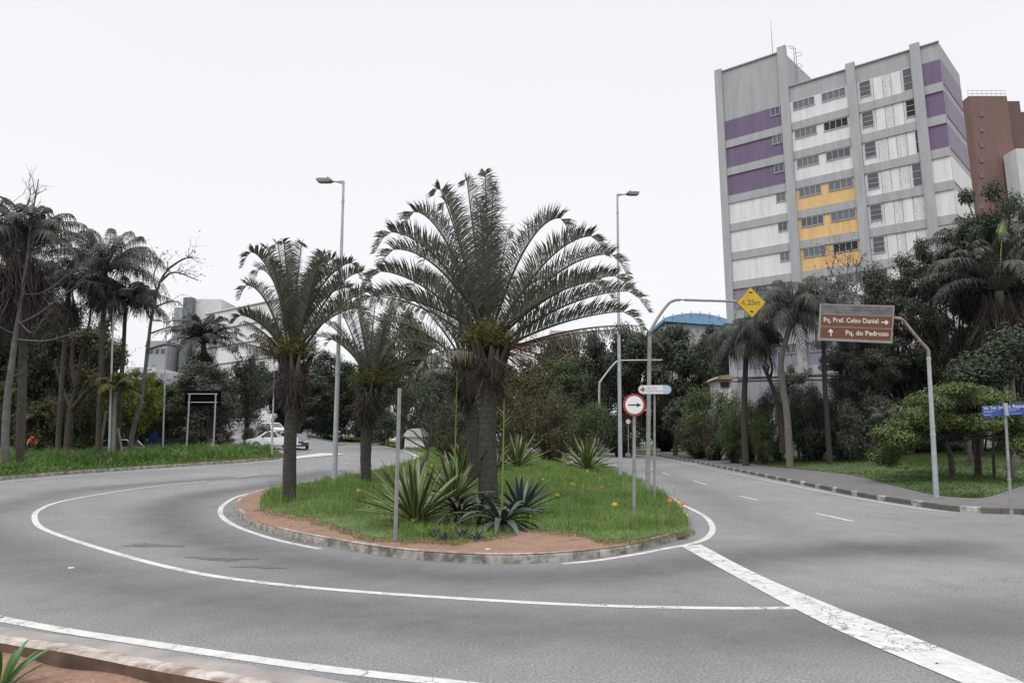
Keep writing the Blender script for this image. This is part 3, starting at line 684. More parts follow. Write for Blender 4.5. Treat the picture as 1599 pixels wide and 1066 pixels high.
# island shrubs of fine foliage
ISH = 'fine twiggy shrubs on the island behind the large palms'
place('bush', 800, 585, 95, 43, 'olive', 'twiggy_shrub', 'olive twiggy shrub right of the large palm trunks', 'shrub', ISH)
place('bush', 862, 600, 110, 46, 'olive', 'twiggy_shrub', 'olive twiggy shrub above the cut log', 'shrub', ISH)
place('bush', 915, 618, 100, 50, 'mid', 'twiggy_shrub', 'greener twiggy shrub above the rightmost striped agave', 'shrub', ISH)
place('bush', 705, 612, 80, 42, 'olive', 'twiggy_shrub', 'twiggy shrub left of the large palm trunks', 'shrub', ISH)

def basep(base, off):
    if base[0] > 1120 and off == .15: return grd(*base, LW)
    p = grd(*base, off)
    if base[0] < 450 and p.y > 45.5:
        Yc = (41 if base[0] < 240 else 47.5) + (base[0] * 7 % 40) / 10; p = at(base[0], base[1], Yc); p.z = tz(p.x, Yc) + .14
    return p
def gtree(name, label, base, pts, crowns, bark, leaf, r0, n=9000, ll=.3, lw=.13, cat='tree', flat=.7, droop=0, group=None, forks=True, offz=.15):
    """one particular tree: trunk through picture points at one depth, crown clusters (u,v,dY,r)"""
    b = basep(base, offz); Y = b.y; root = empty(name, b, 0, True); tag(root, label, cat, group)
    P = [Vector((b.x, b.y, b.z - .2))] + [at(u, v, Y) for u, v in pts]
    Ps = smoothline([tuple(p) for p in P], 5); tb = MB(); k = len(Ps)
    tb.tube(Ps, np.linspace(r0, r0 * .45, k), 10, cap=False, jit=.05)
    if crowns:
        cb = MB()
        for (u, v, dy, r) in crowns:
            c = np.array(tuple(at(u, v, Y + dy)))
            if forks: limb(tb, Ps[int(k * .75)], c, r0 * .4, .02, 6, .1)
            cluster(cb, c, r, n // len(crowns), ll, lw, flat, .5, .5, droop)
        cb.build('crown', leaf, root)
    tb.build('trunk', bark, root, smooth=True); return root
# bright flat-topped tree at right
cr = []
_r = np.random.default_rng(5)
for k in range(76):
    t = -1 + 2 * (k + .5) / 76; u = 1490 + t * 114; top = 606 + 46 * t * t + (12 if t < -.5 else 0); cr.append((u, top + _r.uniform(0, 1) ** 1.2 * 62, _r.uniform(-2.2, 2.2) * (1 - .5 * abs(t)), _r.uniform(.5, .85)))
gtree('spreading_tree', 'bright green flat-topped tree beside the brown sign pole on the lawn', (1487, 748), [(1485, 715), (1478, 690), (1482, 665)], cr, M['bark'], M['leaf_bright'], .14, 60000, .15, .06, flat=.55, droop=.35)
gtree('leafless_tree', 'pale-barked bare tree with long branches at the left edge', (14, 735), [(12, 640), (22, 540), (36, 470), (40, 400), (52, 330)], [], M['bark_pale'], M['leaf_olive'], .28)
def bare(name, label, base, stems, bark, r0, leaf=None, nl=0, sub=5, offz=.15, cat='bare tree', sublen=1.0):
    b = basep(base, offz); Y = b.y; root = empty(name, b, 0, True); tag(root, label, cat); tb = MB(); tips = []
    for st in stems:
        rr = st[0] * r0; P = [np.array(tuple(at(u, v, Y + d))) for u, v, d in st[1:]]
        if st[0] == 1: P = [np.array((b.x, b.y, b.z - .2))] + P
        Ps = smoothline(P, 5); k = len(Ps); tb.tube(Ps, np.linspace(rr, rr * .3, k), 7 if rr > .05 else 5, cap=False, jit=.06)
        for q in range(sub if st[0] < 1 else sub // 2):
            i = int(k * rng.uniform(.35, .98)); i = min(i, k - 2); T = Ps[i + 1] - Ps[i]; T /= np.linalg.norm(T)
            D = T + .9 * unit(1)[0] + np.array([0, 0, .25]); D /= np.linalg.norm(D); Ln = rng.uniform(.5, 1.3) * sublen
            Q = limb(tb, Ps[i], Ps[i] + D * Ln, max(rr * .25, .012), .006, 5, .12, 4); tips.append(Q[-1]); tips.append(Q[2])
            for z_ in range(2): Q2 = limb(tb, Q[3], Q[3] + (D + unit(1)[0] * .8) * Ln * .5, .009, .004, 4, .1, 3); tips.append(Q2[-1])
    tb.build('trunk', bark, root, smooth=True)
    if leaf is not None and nl:
        cb = MB(); T = np.array(tips); idx = rng.integers(0, len(T), nl); leaves_at(cb, T[idx] + rng.normal(0, .09, (nl, 3)), unit(nl), .13, .08); cb.build('crown', leaf, root)
    return root
bpy.data.objects.remove([o for o in bpy.data.objects if o.name == 'leafless_tree'][0].children[0]); bpy.data.objects.remove(bpy.data.objects['leafless_tree'])
bare('leafless_tree', 'pale-barked bare tree with long branches at the left edge', (8, 737),
 [(1, (10, 640, 0), (22, 540, 0), (33, 470, 0), (44, 390, 0)), (.35, (44, 390, 0), (50, 340, .3), (60, 280, .5)), (.32, (-60, 290, -1), (0, 307, -.4), (30, 325, 0), (60, 345, .2), (90, 372, .3)), (.3, (30, 330, 0), (44, 318, 0), (48, 295, 0)),
  (.26, (30, 505, 0), (60, 490, -.5), (100, 460, -.8), (130, 440, -1)), (.22, (28, 530, 0), (70, 532, -.5), (110, 522, -.6), (135, 515, -1)), (.26, (36, 460, 0), (70, 455, .5), (110, 425, .9), (150, 400, 1.2)),
  (.26, (30, 480, 0), (10, 450, .4), (-20, 420, 1)), (.25, (20, 520, 0), (-10, 505, -.6), (-40, 480, -1)), (.22, (42, 400, 0), (62, 385, 1), (88, 376, 1.4)), (.2, (28, 500, 0), (50, 520, -.5), (66, 500, -.5))], M['bark_grey'], .20, sub=9)
bare('leaning_bare_tree', 'thin leaning tree with few leaves left of the lamp pole', (203, 706),
 [(1, (206, 680, 0), (218, 630, 0), (228, 570, 0), (236, 500, 0), (250, 440, 0), (268, 415, 0)), (.5, (250, 440, 0), (272, 425, 0), (310, 438, 0)), (.5, (262, 420, 0), (285, 405, 0), (300, 402, 0)),
  (.5, (232, 545, 0), (262, 538, 0), (285, 548, 0), (300, 575, 0)), (.4, (236, 500, 0), (222, 470, .3), (210, 450, .5)), (.4, (240, 480, 0), (270, 470, -.3), (290, 480, -.5)), (.4, (245, 455, 0), (240, 430, .3), (250, 405, .6)), (.4, (236, 520, 0), (260, 512, .4), (290, 508, .8))],
 M['bark_grey'], .17, M['leaf_grey'], 260, sub=9)
bare('forked_dark_tree', 'dark forked trunk with slanting bough in the left bed', (107, 702),
 [(1, (108, 665, 0), (112, 630, 0), (120, 600, 0)), (.6, (112, 640, 0), (135, 612, -.4), (160, 590, -.8), (180, 560, -1)), (.5, (118, 605, 0), (112, 560, .4), (118, 500, .6), (110, 440, .8)), (.45, (120, 600, 0), (128, 550, 0), (140, 500, 0), (142, 440, .4)), (.4, (112, 640, 0), (95, 600, .3), (85, 560, .5))],
 M['bark'], .30, M['leaf_dark'], 500, sub=10)
bare('bare_twig_tree', 'leafless tree with rusty seed heads above the brown sign', (1312, 640),
 [(1, (1312, 560, 0), (1308, 480, 0), (1310, 430, 0)), (.5, (1308, 480, 0), (1296, 440, 0), (1306, 395, 0)), (.5, (1308, 500, 0), (1322, 450, 0), (1324, 400, 0)), (.5, (1310, 500, 0), (1336, 460, 0), (1338, 405, 0)), (.4, (1308, 520, 0), (1290, 480, 0), (1284, 440, 0))],
 M['bark_grey'], .14, M['leaf_rust'], 900, sub=16, cat='tree', sublen=1.4)
gtree('small_umbrella_tree', 'small dark umbrella-crowned tree with slanting trunk left of the large palms', (654, 745),
 [(660, 725), (668, 708), (664, 690)], [(u, v, d, r) for u, v, d, r in [(620, 650, 0, .9), (650, 632, .8, 1.0), (680, 628, -.6, 1.0), (640, 618, -.8, .9), (705, 640, .4, .9), (670, 605, .6, .9), (600, 660, .3, .6), (715, 655, -.3, .6)]], M['bark_grey'], M['leaf_dark'], .10, 7000, .10, .05, flat=.55)

# ------------------------------------------------------------------ palms
UP = np.array([0, 0, 1.])
def frond(mb, S0, A, bulge, npair, ll, lw=.035, vee=.95, droop=.25, t1=1.13, rr=.042, mrach=0, mleaf=1, fwd=.75, start=.16, ragged=0., side_only=0):
    S0 = np.array(S0, float); A = np.array(A, float); Lc = np.linalg.norm(A - S0)
    t = np.linspace(0, t1, 16)[:, None]
    P = S0 + (A - S0) * t + UP * bulge * Lc * 4 * t * (1 - t)
    P[:, 2] -= (np.maximum(t[:, 0] - .95, 0) ** 2) * Lc * 4.5
    mb.tube(P, np.linspace(rr, .006, 16), 4, mrach, cap=False)
    n = npair; s = start + (1 - start) * (np.arange(n) + rng.random(n) * .6) / n
    f = s * 15; i = np.clip(f.astype(int), 0, 14); w = (f - i)[:, None]
    B = P[i] * (1 - w) + P[i + 1] * w; T = P[i + 1] - P[i]; T /= np.linalg.norm(T, axis=1)[:, None] + 1e-9
    sd = np.cross(T, UP); sd /= np.linalg.norm(sd, axis=1)[:, None] + 1e-9; up = np.cross(sd, T)
    prof = np.clip(np.sin(np.clip(s, 0, 1) ** .8 * math.pi * .93 + .12), .12, 1) ** .8
    for sg in (-1, 1):
        keep = rng.random(n) > ragged
        k = keep.sum()
        if not k: continue
        b = B[keep]; Tt = T[keep]; l = (ll * prof * rng.uniform(.8, 1.15, n))[keep][:, None]
        v = vee + rng.normal(0, .10, k)[:, None]
        D = Tt * fwd + (sd[keep] * sg * np.cos(v) + up[keep] * np.sin(v)); D /= np.linalg.norm(D, axis=1)[:, None]
        mid = b + D * l * .5; tip = b + D * l - UP * droop * l * rng.uniform(.6, 1.5, (k, 1))
        mid = mid - UP * droop * l * .18
        W_ = np.cross(D, up[keep] * np.cos(v) - sd[keep] * sg * np.sin(v)); W_ /= np.linalg.norm(W_, axis=1)[:, None] + 1e-9; W_ = W_ * lw / 2
        V = np.stack([b - W_ * .5, b + W_ * .5, mid + W_, mid - W_, tip], 1).reshape(-1, 3)
        ii = np.arange(k)[:, None] * 5
        mb.add(V, ii + np.array([[0, 1, 2, 3]]), mleaf); s_n = mb.n - len(V)
        mb.f.append(ii + np.array([[3, 2, 4]]) + s_n); mb.m.append(np.full(k, mleaf))
M['frond'] = leafmat('palm_leaflet', [(.048, .058, .042), (.092, .106, .077), (.155, .168, .13)], .5, .12, .35)
M['frond_green'] = leafmat('palm_leaflet_green', [(.02, .042, .014), (.04, .075, .026), (.07, .11, .04)], .5, .2)
M['frond_grey'] = leafmat('palm_leaflet_dusky', [(.028, .036, .028), (.055, .066, .05), (.09, .10, .08)], .55, .15)
M['frond_dead'] = leafmat('dead_palm_leaflet', [(.06, .052, .045), (.13, .115, .10), (.24, .215, .19)], .9, .1)
M['frond_olive'] = leafmat('palm_petiole_fuzz', [(.05, .055, .012), (.085, .085, .018), (.12, .11, .03)], .7, .1)
M['fibre'] = leafmat('palm_fibre', [(.028, .023, .02), (.065, .054, .047), (.12, .105, .092)], .9, .1)
M['fibre_red'] = leafmat('palm_flower_stalk', [(.06, .028, .018), (.11, .055, .035), (.15, .085, .05)], .9, .1)
M['rachis'] = simple('palm_rachis', (.05, .05, .036), .7, var=.3)
def lichen(name, base, spots, thr):
    m, n, b = newmat(name); b.inputs['Roughness'].default_value = .95
    g = n.nodes.new('ShaderNodeTexCoord').outputs['Object']
    a = noise(n, 9, 6, .7, g); c = rampn(n, a.outputs[0], [(.3, tuple(x * .6 for x in base)), (.7, tuple(x * 1.5 for x in base))]).outputs[0]
    uv = n.nodes.new('ShaderNodeUVMap'); sxx = n.nodes.new('ShaderNodeSeparateXYZ'); n.links.new(uv.outputs[0], sxx.inputs[0])
    wv = n.nodes.new('ShaderNodeMath'); wv.operation = 'MULTIPLY'; wv.inputs[1].default_value = 42; n.links.new(sxx.outputs[1], wv.inputs[0])
    sn = n.nodes.new('ShaderNodeMath'); sn.operation = 'SINE'; n.links.new(wv.outputs[0], sn.inputs[0])
    rg = rampn(n, sn.outputs[0], [(.0, (.86, .86, .86)), (.6, (1, 1, 1))]).outputs[0]; c = mixc(n, 1., c, rg, 'MULTIPLY')
    f = noise(n, 16, 5, .8, g, .6); k = rampn(n, f.outputs[0], [(thr, (0, 0, 0)), (thr + .04, (1, 1, 1))]).outputs[0]
    c = mixc(n, k, c, spots); n.links.new(c, b.inputs['Base Color'])
    bp = n.nodes.new('ShaderNodeBump'); bp.inputs['Strength'].default_value = .8; bp.inputs['Distance'].default_value = .03
    n.links.new(a.outputs[0], bp.inputs['Height']); n.links.new(bp.outputs[0], b.inputs['Normal']); return m
M['trunk'] = lichen('palm_trunk', (.042, .038, .033), (.28, .29, .26), .635)
M['trunk_grey'] = lichen('grey_palm_trunk', (.13, .12, .108), (.25, .25, .23), .68)
def fringe(mb, c, n, r, l, down=1.0, wd=.02, mat=0, spread=.6):
    th = rng.uniform(0, 6.283, n); D = np.stack([np.cos(th) * spread, np.sin(th) * spread, -down * np.ones(n)], -1) + .35 * rng.normal(size=(n, 3)); D /= np.linalg.norm(D, axis=1)[:, None]
    B = np.array(c) + np.stack([np.cos(th), np.sin(th), np.zeros(n)], -1) * (r * rng.uniform(.4, 1, n))[:, None] + np.stack([np.zeros(n)] * 2 + [rng.normal(0, .18, n)], -1)
    leaves_at(mb, B + D * l * .5, unit(n), np.full(n, l), wd, mat, D)
def big_palm(label, base, trunk, rad, bow, fr, dead=(), filler=14, fl=(4.2, 5.2), ll=.62, fuzz=1.0, group=None, Y=None, npair=72, lw=.04, name='triangle_palm', fuzzdir=0, skirt=1.0, fz=(.30, .55)):
    b = grd(*base, .15)
    b.z = gz(b.x, b.y); Y = b.y
    root = empty(name, b, 0, True); tag(root, label, 'palm', group)
    P = [Vector((b.x, b.y, b.z - .15))] + [at(u, v, Y) for u, v in trunk]
    Ps = smoothline([tuple(p) for p in P], 6); k = len(Ps)
    tb = MB(); rads = np.interp(np.linspace(0, 1, k), np.linspace(0, 1, len(rad)), rad); tb.tube(Ps, rads, 18, cap=True, jit=.05)
    tb.build('trunk', M['trunk'], root, smooth=True)
    top = np.array(tuple(at(*bow, Y)))
    # swollen crown base of old leaf boots
    cb = MB(); z0 = Ps[-1]; hgt = top[2] - z0[2]
    for q in range(44):
        a = q * 2.4; h = rng.uniform(0, .9); rr = rad[-1] * (1 + 1.3 * h) * .8
        s0 = z0 + np.array([math.cos(a) * rad[-1] * .75, math.sin(a) * rad[-1] * .75, -.15 + h * hgt * .5]); dv = np.array([math.cos(a) * rr * 1.3, math.sin(a) * rr * 1.3, .35 + .45 * h])
        cb.tube([s0, s0 + dv * .5, s0 + dv + UP * .15], [.10, .085, .03], 5)
    cb.build('leaf_base', M['fibre'], root)
    for (u, v, dy, bl) in fr:
        m = MB(); A = np.array(tuple(at(u, v, Y + dy))) + rng.normal(0, .06, 3); bl = bl if bl < .9 else max(.04, .95 * (A[2] - top[2]) / (4 * np.linalg.norm(A - top))); frond(m, top + unit(1)[0] * .15, A, bl, npair, ll, lw, fwd=.62, droop=.30); m.build('frond', [M['rachis'], M['frond']], root)
    for q in range(filler):
        a = rng.uniform(0, 6.283); el = rng.uniform(.55, 1.35); ln = rng.uniform(*fl)
        D = np.array([math.cos(a) * math.cos(el) * .75, math.sin(a) * math.cos(el) * 1.15, math.sin(el)]); m = MB()
        frond(m, top + unit(1)[0] * .12, top + D * ln, .12, npair, ll, lw, fwd=.62, droop=.30); m.build('frond', [M['rachis'], M['frond']], root)
    for (u, v, dy, bl) in dead:
        m = MB(); A = np.array(tuple(at(u, v, Y + dy))); frond(m, top - UP * .2, A, bl, int(npair * .9), ll * .42, lw * .8, vee=-.3, fwd=.35, droop=.7, ragged=.35); m.build('dead_frond', [M['fibre'], M['frond_dead']], root)
    if fuzz:
        m = MB(); n = int(2600 * fuzz); th = rng.uniform(0, 6.283, n); el = rng.uniform(.3, 1.2, n); D = np.stack([np.cos(th) * np.cos(el), np.sin(th) * np.cos(el), np.sin(el)], -1)
        Bq = top - UP * .1 + D * rng.uniform(.15, 1.15, n)[:, None] * fz[1] * 1.5; leaves_at(m, Bq, unit(n), .42, .018, 0, D + .35 * rng.normal(size=(n, 3))); m.build('petiole_fuzz', M['frond_olive'], root)
        m = MB(); fringe(m, top - UP * hgt * .45, int(900 * skirt), rad[-1] * 1.7, .75, 1.0, .02); fringe(m, z0, int(500 * skirt), rad[-1] * 1.2, .6, 1.4, .025, 0, .4); m.build('dead_fibre', M['fibre'], root)
    return root, top, Y
PG = 'triangle palms on the traffic island'
fA = [(873, 338, .5, 1), (925, 369, -.5, 1), (956, 392, .7, 1), (970, 426, -.6, 1), (984, 455, .4, 1), (980, 482, -.3, 1), (925, 432, -1.9, 1), (860, 440, 2.8, 1),
      (609, 361, -.4, 1), (644, 326, .6, 1), (682, 290, -.5, .07), (615, 395, .9, 1), (592, 420, -.7, 1), (580, 458, .3, 1), (668, 390, 2.4, 1), (640, 440, 2.3, 1),
      (730, 276, .4, .03), (758, 270, -.4, .02), (772, 292, .7, .01), (745, 310, -1.5, .03), (704, 312, 1.2, .05), (785, 350, 2.4, .02), (760, 340, 2.6, .03)]
rA = big_palm('largest front triangle palm with lichen-spotted trunk in the middle of the island', (763, 800), [(762, 740), (761, 680), (762, 625), (765, 590)], [.27, .24, .225, .215, .22], (765, 545), fA,
    dead=[(1005, 508, -.4, .06), (990, 515, .8, .05), (565, 462, -.5, .12), (660, 560, -.8, .12)], filler=0, fl=(3.4, 4.0), ll=.94, group=PG, npair=104, lw=.031, fuzz=1.2, skirt=.4)
rA2 = big_palm('second large triangle palm standing just behind the largest one', (738, 768), [(738, 710), (736, 650), (730, 615)], [.22, .20, .19, .19], (728, 575),
    [(640, 470, -.5, .14), (600, 450, .8, .16), (660, 420, .4, .12), (700, 390, -.6, .08), (585, 500, .4, .14), (620, 530, -.4, .14), (800, 430, .9, .1), (840, 480, 1.2, .12)],
    dead=[(600, 550, .3, .12), (640, 590, -.4, .15)], filler=5, fl=(3.0, 3.8), ll=.8, group=PG, npair=76, lw=.026, fuzz=.6)
m = MB(); c = np.array(tuple(at(832, 558, rA[2] - .3))); n = 900
P_ = np.stack([rng.normal(0, .42, n), rng.normal(0, .35, n), rng.normal(0, .42, n)], -1) + c; leaves_at(m, P_, unit(n), .34, .012, 0, np.array([.5, 0, -.8]) + .7 * unit(n)); 
for q in range(26): a = c + unit(1)[0] * np.array([.5, .4, .35]); m.tube([rA[1] - UP * .3, (rA[1] + a) / 2 + UP * .1, a], [.018, .012, .006], 4)
m.build('flower_stalk', M['fibre_red'], rA[0])
fB = [(414, 384, .4, .08), (395, 393, -.6, 1), (382, 441, .5, 1), (446, 372, -.5, .03), (470, 376, .5, .01), (405, 425, 1.3, 1), (428, 410, -1.5, .06), (500, 396, -.5, .10), (520, 402, .5, 1), (549, 409, -.4, 1),
      (568, 430, .5, 1), (582, 455, -.4, 1), (520, 425, 1.5, 1), (492, 412, -1.4, .06), (458, 405, 1.9, .02), (548, 450, 1.5, 1), (378, 490, -.8, 1), (556, 480, -1.2, 1), (432, 376, 1.0, .04)]
big_palm('left triangle palm with dead brown fronds near the red soil tip', (452, 786), [(452, 740), (453, 690), (455, 640), (458, 610)], [.185, .185, .175, .17, .18], (455, 560), fB,
    dead=[(380, 500, -.2, .10), (372, 536, .3, .08), (395, 520, -.8, .1), (400, 550, .9, .12)], filler=2, fl=(2.6, 3.2), ll=.72, group=PG, npair=84, lw=.031, fuzz=.7, skirt=.6)
fC = [(500, 500, .3, .14), (520, 470, -.5, .12), (555, 455, .4, .06), (590, 452, -.4, .04), (625, 470, .5, .1), (650, 500, -.5, .15), (668, 530, .5, .15), (680, 560, -.3, .15), (545, 480, 1.6, .1), (610, 490, -1.7, .1), (640, 520, 1.5, .14), (516, 530, -1.2, .15), (672, 585, .3, .18), (495, 525, .8, .15)]
big_palm('shorter triangle palm with shaggy trunk between the lamp pole and the bare post', (572, 756), [(571, 720), (572, 680), (574, 645)], [.19, .20, .21, .20], (578, 602), fC,
    dead=[(520, 500, -.4, .12), (660, 600, .4, .16)], filler=4, fl=(3.0, 3.8), ll=.66, group=PG, npair=70, lw=.026, fuzz=1.0)
rng = np.random.default_rng(99)
def queen_palm(name, label, base, trunk, top, rpx, n, mat, rad=.17, barkm=None, droop=.8, offz=.15, group=None, dead=0, ll=.7, el=(-.35, 1.25), bulge=.2, lw=.05, npair=42, fixY=None, arch=.35):
    b = basep(base, offz) if fixY is None else None
    if b is None: p = at(base[0], base[1], fixY); b = Vector((p.x, fixY, tz(p.x, fixY) + .12 + (float(lawnb(p.x, fixY)) if base[0] > 1120 else 0)))
    Y = b.y; root = empty(name, b, 0, True); tag(root, label, 'palm', group)
    P = [Vector((b.x, b.y, b.z - .2))] + [at(u, v, Y) for u, v in trunk] + [at(*top, Y)]
    Ps = smoothline([tuple(p) for p in P], 5); tb = MB(); tb.tube(Ps, np.linspace(rad * 1.1, rad * .8, len(Ps)), 12, cap=False, jit=.03); tb.build('trunk', barkm or M['trunk_grey'], root, smooth=True)
    T0 = np.array(tuple(at(*top, Y))); Lf = rpx * Y / FX; cb = MB()
    for i in range(n):
        a = i * 2.399 + rng.uniform(-.2, .2); e_ = el[0] + (el[1] - el[0]) * ((i + .5) / n) ** .8; ln = Lf * rng.uniform(.85, 1.1)
        D = np.array([math.cos(a) * math.cos(e_), math.sin(a) * math.cos(e_), math.sin(e_) * .75])
        frond(cb, T0, T0 + D * ln, bulge, npair, ll, lw, vee=.1 + rng.uniform(-.3, .3), droop=droop, fwd=.6, t1=1.12)
    cb.build('crown', [M['rachis'], mat], root)
    if dead:
        m = MB(); fringe(m, T0 - UP * .5, dead * 4, rad * 2.4, dead * .012 + .8, 2.4, .05, 0, .35); m.build('dead_skirt', M['fibre'], root)
    return root
QG = 'feather palms in the left bed'
queen_palm('feather_palm', 'tall feather palm just right of the pale bare tree at left', (31, 735), [(33, 660), (36, 560), (39, 450)], (40, 380), 92, 30, M['frond_grey'], .19, M['bark'], 1.1, dead=320, group=QG)
queen_palm('feather_palm', 'feather palm rising behind the dark forked trunk', (155, 702), [(156, 620), (160, 520)], (165, 425), 98, 34, M['frond_grey'], .15, M['bark'], 1.2, group=QG, dead=150)
queen_palm('feather_palm', 'drooping feather palm between the two tall palms at left', (92, 698), [(95, 620), (102, 520)], (108, 455), 80, 28, M['frond_grey'], .14, M['bark'], 1.3, group=QG, dead=120)
queen_palm('feather_palm', 'dark drooping palm behind the leaning bare tree', (186, 697), [(186, 640), (192, 560)], (196, 478), 66, 26, M['frond_grey'], .14, M['bark'], 1.4, group=QG)
queen_palm('feather_palm', 'feather palm cut by the left edge of the photo', (-20, 720), [(-20, 600), (-18, 500)], (-12, 400), 80, 30, M['frond_grey'], .18, M['bark'], 1.2, group=QG, dead=260)
queen_palm('date_palm', 'full round palm in front of the white slab building', (318, 690), [(318, 640), (318, 580)], (318, 538), 64, 44, M['frond_grey'], .3, None, .55, fixY=62, dead=150, ll=.8, lw=.09, npair=30)
queen_palm('young_palm', 'young palm with yellow-orange leaf stems beside the white hatchback', (178, 692), [(178, 650)], (180, 612), 42, 12, M['frond_olive'], .12, M['bark_pale'], .6, ll=.5, lw=.06)
queen_palm('low_palm', 'low arching palm behind the orange-clad worker', (62, 697), [(60, 670)], (60, 655), 38, 16, M['frond_green'], .10, None, .6, ll=.5, lw=.05, npair=24)
queen_palm('drooping_palm', 'dark-trunked palm with hanging fronds below the yellow height sign', (1163, 700), [(1162, 650), (1163, 600)], (1166, 540), 62, 34, M['frond_grey'], .22, M['trunk'], 1.5, ll=.85, lw=.05, el=(-.9, 1.1), bulge=.3, fixY=50)
queen_palm('drooping_palm', 'tall palm with smooth grey trunk before the lilac wall', (1232, 703), [(1229, 650), (1222, 600), (1220, 560)], (1236, 500), 88, 36, M['frond_grey'], .22, M['trunk_grey'], 1.2, ll=.9, lw=.05, el=(-.7, 1.2), bulge=.25, fixY=46)
queen_palm('slender_palm', 'slender palm hidden by the brown sign with its trunk below it', (1296, 724), [(1292, 660), (1288, 600), (1286, 540)], (1284, 492), 74, 28, M['frond_grey'], .16, M['trunk'], 1.1, ll=.75, lw=.05)
queen_palm('tiny_palm', 'tiny palm on the lawn left of the brown sign pole', (1394, 727), [(1393, 690)], (1386, 655), 34, 14, M['frond_grey'], .10, M['trunk_grey'], .9, ll=.35, lw=.04, npair=24)
rp = queen_palm('feather_palm', 'large feather palm at right with a pale green spear leaf', (1582, 722), [(1578, 640), (1573, 560), (1565, 500)], (1560, 455), 125, 36, M['frond_grey'], .30, M['trunk_grey'], .7, ll=.9, lw=.06, dead=260)
Yp = rp.location.y; sp_ = MB(); a0 = at(1560, 440, Yp); a1 = at(1564, 375, Yp); a2 = at(1567, 340, Yp)
sp_.tube([a0, (a0 + a1) / 2, a1], [.04, .035, .03], 6); 
for q in range(9): sp_.add([tuple(at(1564 - 5 + q * 1.1, 378, Yp + .1 * math.sin(q * 2))), tuple(at(1564 - 9 + q * 2, 362, Yp + .12 * math.cos(q))), tuple(at(1567 - 1 + q * .3, 341, Yp)), tuple(at(1564 - 7 + q * 2.0, 362, Yp - .1))], [[0, 1, 2, 3]])
M['spear'] = simple('young_leaf', (.19, .30, .09), .5); sp_.build('spear_leaf', M['spear'], rp)
queen_palm('feather_palm', 'dusky feather palm left of the pale spear leaf', (1530, 712), [(1530, 640), (1528, 540)], (1528, 400), 90, 28, M['frond_grey'], .2, M['trunk'], .8, ll=.8, lw=.06)
fk_ = gtree('forked_tree', 'dark forked trunk leaning over the graffiti wall', (1222, 703), [(1220, 660), (1208, 610), (1192, 570)], [(1185, 545, 0, .8), (1205, 530, .4, .8)], M['bark'], M['leaf_grey'], .26, 1500, .2, .1)
TR = 'bare dark trunks in the shade at right'
for u, v, vt, r_, lb in [(1527, 744, 640, .17, 'thick dark trunk with swollen foot behind the bright flat-topped tree'), (1552, 744, 640, .08, 'thin dark trunk right of the swollen one'),
                         (1515, 728, 640, .13, 'dark trunk farther back behind the flat-topped tree'), (1578, 745, 600, .19, 'stout grey trunk right behind the blue sign post')]:
    gtree('tree', lb, (u, v), [(u - 1, (v + vt) / 2), (u + 2, vt), (u + 1, vt - 60)], [(u, vt - 70, 0, 1.2), (u + 15, vt - 60, .5, 1.0), (u - 14, vt - 55, -.4, 1.0)], M['trunk_grey'] if r_ > .18 else M['bark'], M['leaf_dark'], r_, 2400, .2, .1, group=TR)

# ------------------------------------------------------------------ agaves and low plants
def varieg(name, edge, mid1, mid2, ew=.16):
    m, n, b = newmat(name); b.inputs['Roughness'].default_value = .45
    uv = n.nodes.new('ShaderNodeUVMap'); s_ = n.nodes.new('ShaderNodeSeparateXYZ'); n.links.new(uv.outputs[0], s_.inputs[0])
    g = n.nodes.new('ShaderNodeNewGeometry'); base = rampn(n, g.outputs['Random Per Island'], [(0, mid1), (1, mid2)]).outputs[0]
    st = rampn(n, s_.outputs[0], [(0, (1, 1, 1)), (ew, (1, 1, 1)), (ew + .03, (0, 0, 0)), (1 - ew - .03, (0, 0, 0)), (1 - ew, (1, 1, 1))]).outputs[0]
    n.links.new(mixc(n, st, base, edge), b.inputs['Base Color']); return m
M['agave_var'] = varieg('striped_agave_leaf', (.22, .22, .07), (.03, .066, .026), (.06, .10, .04))
M['agave_blue'] = varieg('blue_agave_leaf', (.05, .07, .06), (.03, .05, .045), (.06, .085, .075), .05)
M['agave_dark'] = varieg('dark_agave_leaf', (.02, .035, .02), (.014, .024, .014), (.03, .045, .025), .05)
M['lily'] = varieg('lily_leaf', (.05, .13, .02), (.04, .11, .02), (.085, .19, .035), .05)
